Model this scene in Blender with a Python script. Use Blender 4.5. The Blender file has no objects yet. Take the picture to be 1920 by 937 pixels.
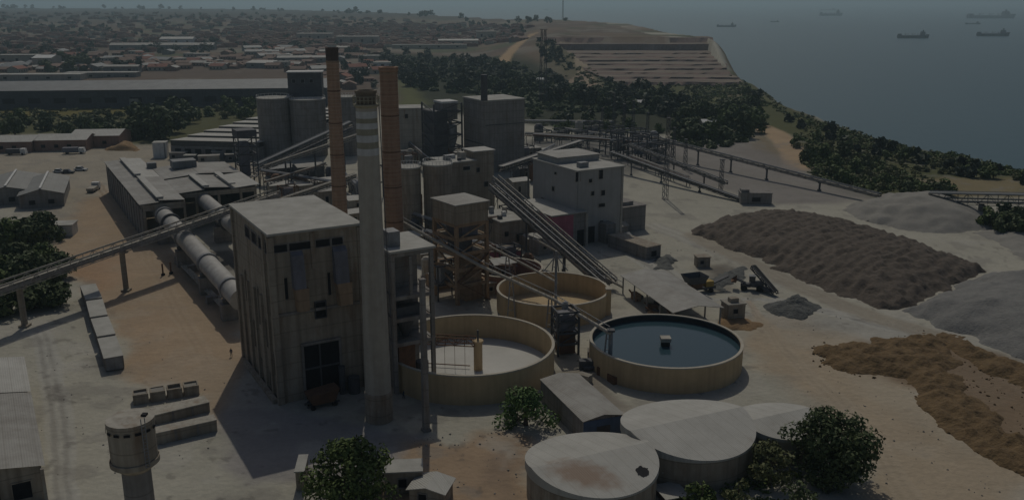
import bpy, math, random
import numpy as np
from mathutils import Vector, Matrix

random.seed(7); RS = np.random.RandomState(11)
SC = bpy.context.scene
COL = SC.collection

# ------------------------------------------------------------------ camera, sky, sun, exposure
F, HY, H = 1700.0, 2.0, 70.0                     # focal length (photo px), horizon row, camera height above the yard
TH = math.atan((468.5 - HY) / F); CT, ST = math.cos(TH), math.sin(TH)
cam = bpy.data.cameras.new("camera"); co = bpy.data.objects.new("camera", cam); COL.objects.link(co)
co.location = (0, 0, H); co.rotation_euler = (math.pi / 2 - TH, 0, 0)
cam.sensor_width = 36.0; cam.lens = 36.0 * F / 1920.0; cam.clip_start = 1.0; cam.clip_end = 400000.0
SC.camera = co
SUN_EL, SUN_AZ = math.radians(51.0), math.radians(-5.0)      # azimuth from +Y, clockwise positive
W = bpy.data.worlds.new("World"); SC.world = W; W.use_nodes = True
nt = W.node_tree; bg = nt.nodes["Background"]
sky = nt.nodes.new("ShaderNodeTexSky"); sky.sky_type = 'NISHITA'; sky.sun_disc = False
sky.sun_elevation = SUN_EL; sky.sun_rotation = SUN_AZ; sky.air_density = 1.0; sky.dust_density = 2.5; sky.altitude = 100
nt.links.new(sky.outputs[0], bg.inputs[0]); bg.inputs[1].default_value = 0.10
sl = bpy.data.lights.new("sun", 'SUN'); so = bpy.data.objects.new("sun", sl); COL.objects.link(so)
sl.energy = 3.4; sl.angle = math.radians(0.55); sl.color = (1.0, 0.945, 0.82)
sd = Vector((math.sin(SUN_AZ) * math.cos(SUN_EL), math.cos(SUN_AZ) * math.cos(SUN_EL), math.sin(SUN_EL)))
so.rotation_euler = sd.to_track_quat('Z', 'Y').to_euler(); so.location = (0, 300, 400)
SC.view_settings.view_transform = 'Standard'; SC.view_settings.look = 'None'
SC.view_settings.gamma = 1.0; SC.view_settings.use_curve_mapping = False
SC.view_settings.exposure = -1.90
SC.render.engine = 'CYCLES'
SC.cycles.use_denoising = True
SC.cycles.max_bounces = 6; SC.cycles.diffuse_bounces = 3; SC.cycles.glossy_bounces = 2; SC.cycles.volume_bounces = 0

# ------------------------------------------------------------------ photo pixel <-> place
def G(px, py, z=0.0):
    x = (px - 960) / F; y = (468.5 - py) / F
    t = (z - H) / (y * CT - ST)
    return (x * t, (CT + y * ST) * t)
def P(X, Y, Z):
    dz = Z - H; f = Y * CT - dz * ST; u = Y * ST + dz * CT
    return (960 + F * X / f, 468.5 - F * u / f)
def top(X, Y, py):
    y = (468.5 - py) / F
    return H + Y * (y * CT - ST) / (CT + y * ST)
def ray(px, py):
    x = (px - 960) / F; y = (468.5 - py) / F
    return Vector((x, CT + y * ST, y * CT - ST))
def ss(t): t = np.clip(t, 0, 1); return t * t * (3 - 2 * t)

# ------------------------------------------------------------------ noise and polygons
_tab = RS.rand(256, 256)
def vnoise(x, y):
    xi = np.floor(x).astype(int); yi = np.floor(y).astype(int); fx = x - xi; fy = y - yi
    fx = fx * fx * (3 - 2 * fx); fy = fy * fy * (3 - 2 * fy)
    g = lambda a, b: _tab[a % 256, b % 256]
    return (g(xi, yi) * (1 - fx) + g(xi + 1, yi) * fx) * (1 - fy) + (g(xi, yi + 1) * (1 - fx) + g(xi + 1, yi + 1) * fx) * fy
def fbm(x, y, o=4):
    s = 0; a = .5; n = 0
    for i in range(o): s = s + a * vnoise(x + 17.3 * i, y + 9.1 * i); n += a; a *= .5; x = x * 2.03; y = y * 2.03
    return s / n
def sdist(X, Y, poly):
    """signed distance to a closed polygon: positive inside"""
    X = np.asarray(X, float); Y = np.asarray(Y, float)
    d = np.full(X.shape, 1e18); ins = np.zeros(X.shape, bool); n = len(poly)
    for i in range(n):
        ax, ay = poly[i]; bx, by = poly[(i + 1) % n]
        ex, ey = bx - ax, by - ay; L = ex * ex + ey * ey + 1e-9
        t = np.clip(((X - ax) * ex + (Y - ay) * ey) / L, 0, 1)
        d = np.minimum(d, (X - ax - t * ex) ** 2 + (Y - ay - t * ey) ** 2)
        c = ((ay > Y) != (by > Y)) & (X < (bx - ax) * (Y - ay) / ((by - ay) if by != ay else 1e-9) + ax)
        ins ^= c
    d = np.sqrt(d); return np.where(ins, d, -d)
def pdist(X, Y, path):
    d = np.full(np.shape(X), 1e18)
    for (ax, ay), (bx, by) in zip(path[:-1], path[1:]):
        ex, ey = bx - ax, by - ay; L = ex * ex + ey * ey + 1e-9
        t = np.clip(((X - ax) * ex + (Y - ay) * ey) / L, 0, 1)
        d = np.minimum(d, (X - ax - t * ex) ** 2 + (Y - ay - t * ey) ** 2)
    return np.sqrt(d)

# ------------------------------------------------------------------ materials
MATS = {}
def mat(name, c1, c2=None, scale=.35, rough=.9, streak=0.0, bump=.15, metal=0.0, detail=6, fine=1.0, spec=.3):
    if name in MATS: return MATS[name]
    m = bpy.data.materials.new(name); m.use_nodes = True; t = m.node_tree; N = t.nodes; L = t.links
    b = N["Principled BSDF"]; b.inputs["Roughness"].default_value = rough; b.inputs["Metallic"].default_value = metal
    b.inputs["Specular IOR Level"].default_value = spec
    c2 = c2 or tuple(x * .72 for x in c1)
    g = N.new("ShaderNodeNewGeometry")
    n1 = N.new("ShaderNodeTexNoise"); n1.inputs["Scale"].default_value = scale; n1.inputs["Detail"].default_value = detail
    n1.inputs["Roughness"].default_value = .65
    L.new(g.outputs["Position"], n1.inputs["Vector"])
    r = N.new("ShaderNodeMapRange"); r.inputs[1].default_value = .34; r.inputs[2].default_value = .68
    L.new(n1.outputs["Fac"], r.inputs[0])
    mx = N.new("ShaderNodeMix"); mx.data_type = 'RGBA'; mx.inputs[6].default_value = (*c1, 1); mx.inputs[7].default_value = (*c2, 1)
    L.new(r.outputs[0], mx.inputs[0]); out = mx.outputs[2]
    if streak:
        mp = N.new("ShaderNodeMapping"); mp.inputs["Scale"].default_value = (1.1, 1.1, .045)
        L.new(g.outputs["Position"], mp.inputs["Vector"])
        n2 = N.new("ShaderNodeTexNoise"); n2.inputs["Scale"].default_value = 1.0; n2.inputs["Detail"].default_value = 5
        L.new(mp.outputs[0], n2.inputs["Vector"])
        r2 = N.new("ShaderNodeMapRange"); r2.inputs[1].default_value = .42; r2.inputs[2].default_value = .7; r2.inputs[4].default_value = streak
        L.new(n2.outputs["Fac"], r2.inputs[0])
        m2 = N.new("ShaderNodeMix"); m2.data_type = 'RGBA'; m2.inputs[7].default_value = (c2[0] * .45, c2[1] * .4, c2[2] * .36, 1)
        L.new(r2.outputs[0], m2.inputs[0]); L.new(out, m2.inputs[6]); out = m2.outputs[2]
    if streak > .3:
        mp3 = N.new("ShaderNodeMapping"); mp3.inputs["Scale"].default_value = (.5, .5, .13); mp3.inputs["Location"].default_value = (13, 5, 2)
        L.new(g.outputs["Position"], mp3.inputs["Vector"]); n5 = N.new("ShaderNodeTexNoise"); n5.inputs["Scale"].default_value = .7; n5.inputs["Detail"].default_value = 9; n5.inputs["Roughness"].default_value = .7
        L.new(mp3.outputs[0], n5.inputs["Vector"]); r5 = N.new("ShaderNodeMapRange"); r5.inputs[1].default_value = .54; r5.inputs[2].default_value = .68; r5.inputs[4].default_value = .75
        L.new(n5.outputs["Fac"], r5.inputs[0]); m5 = N.new("ShaderNodeMix"); m5.data_type = 'RGBA'; m5.inputs[7].default_value = (c2[0] * .75, c2[1] * .6, c2[2] * .5, 1)
        L.new(r5.outputs[0], m5.inputs[0]); L.new(out, m5.inputs[6]); out = m5.outputs[2]
        br = N.new("ShaderNodeTexWave"); br.bands_direction = 'Z'; br.inputs["Scale"].default_value = .105; L.new(g.outputs["Position"], br.inputs["Vector"])
        r6 = N.new("ShaderNodeMapRange"); r6.inputs[1].default_value = .985; r6.inputs[2].default_value = 1.0; r6.inputs[4].default_value = .5; L.new(br.outputs["Fac"], r6.inputs[0])
        m6 = N.new("ShaderNodeMix"); m6.data_type = 'RGBA'; m6.inputs[7].default_value = (c2[0] * .5, c2[1] * .5, c2[2] * .5, 1); L.new(r6.outputs[0], m6.inputs[0]); L.new(out, m6.inputs[6]); out = m6.outputs[2]
    L.new(out, b.inputs["Base Color"])
    if bump:
        n3 = N.new("ShaderNodeTexNoise"); n3.inputs["Scale"].default_value = 2.2 * fine; n3.inputs["Detail"].default_value = 5
        L.new(g.outputs["Position"], n3.inputs["Vector"])
        bp = N.new("ShaderNodeBump"); bp.inputs["Strength"].default_value = bump; bp.inputs["Distance"].default_value = .4
        L.new(n3.outputs["Fac"], bp.inputs["Height"]); L.new(bp.outputs[0], b.inputs["Normal"])
    MATS[name] = m; return m
def sheetmetal(name, c1, c2, pitch=1.1, rz=30.5, rough=.6):
    """profiled sheet: ribs along the slope, patches of dust and rust"""
    if name in MATS: return MATS[name]
    m = mat(name, c1, c2, .18, rough, 0, 0); t = m.node_tree; N = t.nodes; L = t.links; b = N["Principled BSDF"]
    g = N.new("ShaderNodeNewGeometry"); mp = N.new("ShaderNodeMapping"); mp.vector_type = 'TEXTURE'
    mp.inputs["Rotation"].default_value = (0, 0, math.radians(rz)); L.new(g.outputs["Position"], mp.inputs["Vector"])
    w = N.new("ShaderNodeTexWave"); w.wave_type = 'BANDS'; w.bands_direction = 'X'; w.inputs["Scale"].default_value = 1 / pitch
    w.inputs["Distortion"].default_value = .3
    L.new(mp.outputs[0], w.inputs["Vector"])
    w2 = N.new("ShaderNodeTexWave"); w2.wave_type = 'BANDS'; w2.bands_direction = 'X'; w2.inputs["Scale"].default_value = .16; w2.inputs["Distortion"].default_value = .15; L.new(mp.outputs[0], w2.inputs["Vector"])
    rs = N.new("ShaderNodeMapRange"); rs.inputs[1].default_value = .955; rs.inputs[2].default_value = 1.0; rs.inputs[4].default_value = .22; L.new(w2.outputs["Fac"], rs.inputs[0])
    nr = N.new("ShaderNodeTexNoise"); nr.inputs["Scale"].default_value = .33; nr.inputs["Detail"].default_value = 9; nr.inputs["Roughness"].default_value = .75; L.new(mp.outputs[0], nr.inputs["Vector"])
    rr_ = N.new("ShaderNodeMapRange"); rr_.inputs[1].default_value = .58; rr_.inputs[2].default_value = .72; rr_.inputs[4].default_value = .35; L.new(nr.outputs["Fac"], rr_.inputs[0])
    src = b.inputs["Base Color"].links[0].from_socket
    ma = N.new("ShaderNodeMix"); ma.data_type = 'RGBA'; ma.inputs[7].default_value = (c2[0] * .55, c2[1] * .5, c2[2] * .42, 1); L.new(rs.outputs[0], ma.inputs[0]); L.new(src, ma.inputs[6])
    mb_ = N.new("ShaderNodeMix"); mb_.data_type = 'RGBA'; mb_.inputs[7].default_value = (c2[0] * .72, c2[1] * .6, c2[2] * .48, 1); L.new(rr_.outputs[0], mb_.inputs[0]); L.new(ma.outputs[2], mb_.inputs[6]); L.new(mb_.outputs[2], b.inputs["Base Color"])
    bp = N.new("ShaderNodeBump"); bp.inputs["Strength"].default_value = .35; bp.inputs["Distance"].default_value = .1
    L.new(w.outputs["Fac"], bp.inputs["Height"]); L.new(bp.outputs[0], b.inputs["Normal"])
    return m
def brick(name, c1, c2, mortar):
    m = mat(name, c1, c2, .5, .95, .35, 0); t = m.node_tree; N = t.nodes; L = t.links; b = N["Principled BSDF"]
    g = N.new("ShaderNodeNewGeometry"); w = N.new("ShaderNodeTexWave"); w.wave_type = 'BANDS'; w.bands_direction = 'Z'
    w.inputs["Scale"].default_value = .33; w.inputs["Distortion"].default_value = 1.0; L.new(g.outputs["Position"], w.inputs["Vector"])
    r = N.new("ShaderNodeMapRange"); r.inputs[1].default_value = .82; r.inputs[2].default_value = 1.0; r.inputs[4].default_value = .5
    L.new(w.outputs["Fac"], r.inputs[0])
    src = b.inputs["Base Color"].links[0].from_socket
    mx = N.new("ShaderNodeMix"); mx.data_type = 'RGBA'; mx.inputs[7].default_value = (*mortar, 1)
    L.new(r.outputs[0], mx.inputs[0]); L.new(src, mx.inputs[6]); L.new(mx.outputs[2], b.inputs["Base Color"])
    return m
def leafmat(name, c1, c2):
    m = bpy.data.materials.new(name); m.use_nodes = True; t = m.node_tree; N = t.nodes; L = t.links; b = N["Principled BSDF"]
    g = N.new("ShaderNodeNewGeometry"); n1 = N.new("ShaderNodeTexNoise"); n1.inputs["Scale"].default_value = .45
    L.new(g.outputs["Position"], n1.inputs["Vector"])
    ad = N.new("ShaderNodeMath"); ad.operation = 'MULTIPLY_ADD'; ad.inputs[1].default_value = .5; L.new(g.outputs["Random Per Island"], ad.inputs[0])
    sb = N.new("ShaderNodeMath"); sb.operation = 'SUBTRACT'; sb.inputs[1].default_value = .22; L.new(n1.outputs["Fac"], sb.inputs[0]); L.new(sb.outputs[0], ad.inputs[2])
    mx = N.new("ShaderNodeMix"); mx.data_type = 'RGBA'; mx.inputs[6].default_value = (*c1, 1); mx.inputs[7].default_value = (*c2, 1)
    L.new(ad.outputs[0], mx.inputs[0]); L.new(mx.outputs[2], b.inputs["Base Color"]); b.inputs["Roughness"].default_value = .7
    b.inputs["Specular IOR Level"].default_value = .2
    MATS[name] = m; return m
M = dict(
    conc=mat("weathered_concrete", (.395, .35, .28), (.285, .245, .195), .25, .95, .55),
    conc_l=mat("pale_concrete", (.48, .45, .385), (.37, .345, .295), .25, .95, .4),
    conc_d=mat("grey_concrete", (.30, .285, .265), (.22, .205, .19), .25, .95, .4),
    stackc=mat("chimney_concrete", (.47, .435, .365), (.385, .35, .295), .5, .95, .25),
    stackw=mat("chimney_white_paint", (.62, .62, .60), (.50, .50, .48), .9, .8, .25),
    stacko=mat("chimney_olive_paint", (.36, .34, .26), (.29, .27, .20), .9, .85, .25),
    capm=mat("stained_chimney_cap", (.24, .20, .15), (.17, .14, .105), .8, .95, .3),
    soot=mat("soot_stained_brick", (.12, .085, .065), (.08, .06, .05), .8, .95, .3),
    brick=brick("chimney_brick", (.47, .305, .20), (.37, .23, .145), (.47, .37, .27)),
    brick2=brick("old_chimney_brick", (.40, .25, .165), (.31, .19, .125), (.40, .30, .22)),
    brickw=mat("dusty_brick_wall", (.38, .275, .18), (.29, .205, .135), .4, .95, .4),
    roof=mat("dusty_flat_roof", (.47, .46, .42), (.34, .33, .295), .22, .95, .0, .1),
    tin=sheetmetal("galvanised_roof_sheet", (.35, .34, .31), (.22, .205, .18)),
    tin_l=sheetmetal("pale_roof_sheet", (.46, .45, .41), (.36, .35, .315)),
    tin_g=sheetmetal("dull_grey_roof_sheet", (.27, .27, .25), (.205, .20, .185), 1.3, 22),
    tin_d=sheetmetal("dark_roof_sheet", (.22, .23, .23), (.16, .165, .165), 1.6, 5),
    rust=mat("rusty_steel", (.20, .105, .06), (.12, .07, .045), .8, .85, .3),
    steel=mat("grey_steel", (.30, .31, .32), (.21, .21, .21), .6, .6, .3),
    steel_d=mat("dark_steel", (.11, .115, .125), (.075, .075, .08), .6, .7, .2),
    kiln=mat("kiln_shell_steel", (.46, .445, .41), (.33, .31, .28), .5, .6, .0, .08),
    redtank=mat("red_brown_tank_render", (.33, .19, .14), (.24, .13, .10), .3, .95, .3),
    wall_shade=mat("wet_wall_shade", (.035, .035, .04), (.02, .02, .025), 1, .5, 0, .05),  # near-black: shade of the wet inner wall put into the colour
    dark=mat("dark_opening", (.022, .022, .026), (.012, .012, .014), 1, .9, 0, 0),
    glass=mat("dusty_glass", (.06, .07, .08), (.03, .035, .04), 1, .25, 0, 0, spec=.5),
    tankw=mat("ochre_tank_render", (.56, .43, .255), (.45, .345, .21), .2, .95, .22),
    rim=mat("tank_rim_concrete", (.50, .46, .38), (.42, .38, .31), .6, .95),
    slurry=mat("dried_slurry", (.58, .57, .53), (.50, .49, .45), .12, .95, 0, .1),
    mill=mat("plain_grey_render", (.43, .42, .395), (.36, .35, .325), .2, .95, .18),
    maroon=mat("maroon_painted_wall", (.44, .14, .19), (.34, .11, .15), .5, .9, .3),
    blue=mat("blue_painted_sheet", (.10, .16, .28), (.08, .12, .20), .5, .6, .2),
    duct=mat("duct_sheet", (.20, .20, .235), (.15, .15, .17), .5, .6, .3),
    white=mat("white_paint", (.70, .70, .68), (.55, .55, .52), .6, .8, .2),
    cream=mat("cream_render", (.50, .46, .37), (.40, .36, .28), .3, .95, .3),
    pink=mat("terracotta_render", (.36, .23, .18), (.27, .17, .13), .3, .95, .3),
    redroof=mat("red_tile_roof", (.32, .15, .11), (.22, .105, .08), .4, .95),
    brownroof=mat("brown_sheet_roof", (.27, .18, .14), (.18, .125, .10), .3, .9),
    bark=mat("bark", (.12, .09, .065), (.07, .055, .04), 2, .95, 0, .3),
    ribbed=mat("brown_clinker", (.14, .115, .092), (.085, .07, .058), .5, 1, 0, .8, fine=.6),
    grav=mat("grey_gravel", (.235, .23, .215), (.18, .178, .17), .7, 1, 0, .6, fine=.8),
    gravl=mat("pale_gravel", (.30, .285, .255), (.24, .23, .205), .3, 1, 0, .4),
    spoil=mat("yellow_brown_spoil", (.20, .135, .068), (.12, .08, .042), .8, 1, 0, .9, fine=.7),
    rubble=mat("dark_rubble", (.15, .155, .145), (.10, .10, .095), 1.0, 1, 0, .9),
    earth=mat("orange_earth", (.31, .205, .11), (.23, .15, .08), .5, 1, 0, .4),
    tread=mat("quarry_tread", (.27, .22, .17), (.12, .09, .075), .02, 1, 0, .2),
    riser=mat("quarry_face", (.28, .20, .165), (.21, .15, .125), .05, 1, .3, .4),
    rubber=mat("rubber", (.03, .03, .03), (.02, .02, .02), 1, .9),
    yellow=mat("faded_yellow_paint", (.42, .29, .07), (.32, .22, .07), .8, .7),
    cloth=mat("work_clothes", (.06, .07, .10), (.04, .045, .06), 3, .9),
    skin=mat("skin", (.16, .09, .06), (.13, .07, .05), 3, .7),
    hull=mat("dark_hull", (.055, .06, .075), (.035, .04, .05), .05, .6),
    hullr=mat("ship_upperworks", (.16, .165, .175), (.11, .115, .125), .05, .7),
    leaf_d=leafmat("dark_foliage", (.046, .066, .028), (.108, .14, .054)),
    leaf_m=leafmat("green_foliage", (.05, .082, .022), (.135, .18, .05)),
    leaf_y=leafmat("dry_weed_stalks", (.13, .10, .07), (.20, .16, .11)),
    leaf_l=leafmat("bright_foliage", (.065, .12, .036), (.15, .235, .075)),
    leaf_o=leafmat("olive_foliage", (.09, .105, .04), (.175, .18, .08)),
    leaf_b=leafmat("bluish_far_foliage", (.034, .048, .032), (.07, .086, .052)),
)
tm = M['tread'].node_tree; nn = [n for n in tm.nodes if n.type == 'TEX_NOISE'][0]; mpn = tm.nodes.new("ShaderNodeMapping"); mpn.inputs["Scale"].default_value = (.6, 4.0, 1.0)
tm.links.new(nn.inputs["Vector"].links[0].from_socket, mpn.inputs["Vector"]); tm.links.new(mpn.outputs[0], nn.inputs["Vector"])
# pool water: dark, still, reflects the sky
def water(name, col, rough, sc, st, dist):
    m = bpy.data.materials.new(name); m.use_nodes = True; t = m.node_tree; N = t.nodes; L = t.links; b = N["Principled BSDF"]
    b.inputs["Base Color"].default_value = (*col, 1); b.inputs["Roughness"].default_value = rough; b.inputs["IOR"].default_value = 1.33
    g = N.new("ShaderNodeNewGeometry"); n = N.new("ShaderNodeTexNoise"); n.inputs["Scale"].default_value = sc; n.inputs["Detail"].default_value = 6
    L.new(g.outputs["Position"], n.inputs["Vector"]); bp = N.new("ShaderNodeBump"); bp.inputs["Strength"].default_value = st; bp.inputs["Distance"].default_value = dist
    L.new(n.outputs["Fac"], bp.inputs["Height"]); L.new(bp.outputs[0], b.inputs["Normal"]); return m
M['pool'] = water("pool_water", (.035, .07, .088), .10, .5, .1, .1)
M['sea'] = water("sea_water", (.03, .085, .105), .35, .06, .25, 1.0)

# ------------------------------------------------------------------ mesh builder
class MB:
    def __init__(s): s.v = []; s.f = []; s.m = []; s.mi = 0
    def add(s, vs, fs):
        o = len(s.v); s.v += [tuple(p) for p in vs]; s.f += [tuple(i + o for i in q) for q in fs]; s.m += [s.mi] * len(fs); return s
    def box(s, x0, x1, y0, y1, z0, z1):
        return s.add([(x0, y0, z0), (x1, y0, z0), (x1, y1, z0), (x0, y1, z0), (x0, y0, z1), (x1, y0, z1), (x1, y1, z1), (x0, y1, z1)],
                     [(3, 2, 1, 0), (4, 5, 6, 7), (0, 1, 5, 4), (1, 2, 6, 5), (2, 3, 7, 6), (3, 0, 4, 7)])
    def cbox(s, c, size, rz=0):
        ca, sa = math.cos(rz), math.sin(rz); vs = []
        for dz in (-.5, .5):
            for dx, dy in ((-.5, -.5), (.5, -.5), (.5, .5), (-.5, .5)):
                x, y = dx * size[0], dy * size[1]; vs.append((c[0] + x * ca - y * sa, c[1] + x * sa + y * ca, c[2] + dz * size[2]))
        return s.add(vs, [(3, 2, 1, 0), (4, 5, 6, 7), (0, 1, 5, 4), (1, 2, 6, 5), (2, 3, 7, 6), (3, 0, 4, 7)])
    def beam(s, p, q, w, h=None):
        h = h or w; p = Vector(p); q = Vector(q); d = (q - p).normalized()
        a = d.cross(Vector((0, 0, 1)));  a = a.normalized() if a.length > 1e-3 else Vector((1, 0, 0)); b = a.cross(d).normalized()
        vs = [c + a * i * w / 2 + b * j * h / 2 for c in (p, q) for i, j in ((-1, -1), (1, -1), (1, 1), (-1, 1))]
        return s.add(vs, [(0, 1, 2, 3), (7, 6, 5, 4), (0, 4, 5, 1), (1, 5, 6, 2), (2, 6, 7, 3), (3, 7, 4, 0)])
    def lathe(s, prof, n=32, c=(0, 0), cap=True):
        o = []; fs = []; k = len(prof)
        for i in range(n):
            a = 2 * math.pi * i / n
            for r, z in prof: o.append((c[0] + r * math.cos(a), c[1] + r * math.sin(a), z))
        for i in range(n):
            j = (i + 1) % n
            for t in range(k - 1): fs.append((i * k + t, j * k + t, j * k + t + 1, i * k + t + 1))
        if cap:
            fs.append(tuple(i * k for i in reversed(range(n)))); fs.append(tuple(i * k + k - 1 for i in range(n)))
        return s.add(o, fs)
    def tube(s, p, q, r, r2=None, n=12, cap=True):
        r2 = r2 or r; p = Vector(p); q = Vector(q); d = (q - p).normalized()
        a = d.cross(Vector((0, 0, 1))); a = a.normalized() if a.length > 1e-3 else Vector((1, 0, 0)); b = a.cross(d)
        vs = [c + (a * math.cos(t) + b * math.sin(t)) * R for c, R in ((p, r), (q, r2)) for t in (2 * math.pi * i / n for i in range(n))]
        fs = [(i, i + n, (i + 1) % n + n, (i + 1) % n) for i in range(n)]
        if cap: fs += [tuple(range(n)), tuple(reversed(range(n, 2 * n)))]
        return s.add(vs, fs)
    def gable(s, x0, x1, y0, y1, z, rise, t=.15, ax='y', over=0.0):
        """two pitched sheets, ridge along y or x"""
        if ax == 'y':
            xm = (x0 + x1) / 2
            pr = [(x0 - over, z), (xm, z + rise), (x1 + over, z), (x1 + over, z + t), (xm, z + rise + t), (x0 - over, z + t)]
            vs = [(x, y, zz) for y in (y0 - over, y1 + over) for x, zz in pr]
        else:
            ym = (y0 + y1) / 2
            pr = [(y0 - over, z), (ym, z + rise), (y1 + over, z), (y1 + over, z + t), (ym, z + rise + t), (y0 - over, z + t)]
            vs = [(x, y, zz) for x in (x0 - over, x1 + over) for y, zz in pr]
        fl = [(0, 1, 4, 5), (1, 2, 3, 4), (6, 11, 10, 7), (7, 10, 9, 8)] + [(i, i + 6, (i + 1) % 6 + 6, (i + 1) % 6) for i in range(6)]
        return s.add(vs, fl)
    def prism(s, poly, z0, z1):
        n = len(poly); vs = [(x, y, z0) for x, y in poly] + [(x, y, z1) for x, y in poly]
        return s.add(vs, [tuple(reversed(range(n))), tuple(range(n, 2 * n))] + [(i, (i + 1) % n, (i + 1) % n + n, i + n) for i in range(n)])
    def build(s, name, mats, parent=None, smooth=False):
        me = bpy.data.meshes.new(name); me.from_pydata(s.v, [], s.f)
        if not isinstance(mats, (list, tuple)): mats = [mats]
        for m in mats: me.materials.append(m)
        if len(mats) > 1: me.polygons.foreach_set("material_index", s.m)
        if smooth:
            me.polygons.foreach_set("use_smooth", [True] * len(me.polygons))
            try: me.set_sharp_from_angle(angle=math.radians(35))
            except Exception: pass
        me.update(); o = bpy.data.objects.new(name, me); COL.objects.link(o)
        if parent: o.parent = parent
        return o
def tag(o, label, cat, group=None, kind=None):
    if label: o["label"] = label
    if cat: o["category"] = cat
    if group: o["group"] = group
    if kind: o["kind"] = kind
    return o
def thing(name, label, cat, loc=(0, 0, 0), rz=0.0, group=None):
    o = bpy.data.objects.new(name, None); COL.objects.link(o); o.location = loc; o.rotation_euler = (0, 0, rz); o.empty_display_size = .5
    return tag(o, label, cat, group)
def copytree(o, loc=None, rz=None, sc=None, label=None, parent=None):
    c = o.copy(); COL.objects.link(c)
    if parent: c.parent = parent
    if loc is not None: c.location = loc
    if rz is not None: c.rotation_euler = (0, 0, rz)
    if sc is not None: c.scale = (sc, sc, sc) if not isinstance(sc, tuple) else sc
    if label: c["label"] = label
    for ch in list(o.children): copytree(ch, parent=c)
    return c
AX = math.radians(29.8)                           # the plant's own axes: kiln line and building fronts
U = Vector((math.cos(AX), math.sin(AX), 0)); V = Vector((-math.sin(AX), math.cos(AX), 0))

# ------------------------------------------------------------------ terrain
quarryY = [800, 838, 872, 910, 945, 985, 1022, 1065, 1130, 1162]; quarryZ = [0, 1.3, 2.9, 4.2, 6.0, 7.4, 9.2, 10.6, 12.0, 19.5, 25.5]; NQ = len(quarryY)
def qL(Y): return 100 + (Y - 800) / 330 * (-52)
def qR(Y): return 196 + (Y - 800) / 330 * 42
coast = [(3000, -3000), (700, -400), (380, 180), (300, 310), G(1920, 318), G(1800, 290), G(1700, 275), G(1640, 258), G(1560, 232), G(1500, 208),
         G(1460, 190), G(1430, 172), G(1400, 155), G(1352, 138), (qR(900) + 5, 900), (qR(1000) + 4, 1000), (qR(1130) + 4, 1135), G(1262, 62, 26), G(1215, 53, 26), G(1180, 46, 25),
         G(1100, 40, 25), G(960, 33, 25), G(820, 28, 25), G(700, 23, 25), G(560, 19, 25), G(450, 17, 25), (-3200, 6200), (-6000, 7500), (-14000, 9000), (-14000, -3000)]
QP = [(qL(790), 790), (qR(790) , 790), (qR(1140) + 3, 1160), (qL(1140) - 4, 1160)]
def height(X, Y):
    X = np.asarray(X, float); Y = np.asarray(Y, float)
    wR = ss((X + 60) / 140) ; left = 25 * ss((Y - 1000) / 2400); hill = 26 * ss((Y - 830) / 320)
    z = left * (1 - wR) + hill * wR
    far = ss((np.hypot(X, Y) - 420) / 400)
    z = z + (fbm(X / 60, Y / 60) - .5) * 3.0 * far + (fbm(X / 14 + 5, Y / 14) - .5) * .25
    q = sdist(X, Y, QP)
    st = np.interp(Y, quarryY, quarryZ[:NQ])
    z = np.where(q > 0, np.minimum(z, st - 2.5), z)
    d = -sdist(X + (fbm(X / 45, Y / 45) - .5) * 14, Y, coast)
    k = ss((d + 4) / 60); return z * (1 - k) - 62 * k
def gz(px, py):
    z = 0.0
    for _ in range(12):
        x, y = G(px, py, z); z = .5 * z + .5 * float(height(np.array([x]), np.array([y]))[0])
    return x, y, z
def gzv(pts):
    px = np.array([p[0] for p in pts], float); py = np.array([p[1] for p in pts], float); z = np.zeros(len(px))
    for _ in range(12): x, y = G(px, py, z); z = .5 * z + .5 * height(x, y)
    x, y = G(px, py, z); return x, y, z
def hz(x, y): return float(height(np.array([x]), np.array([y]))[0])

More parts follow.
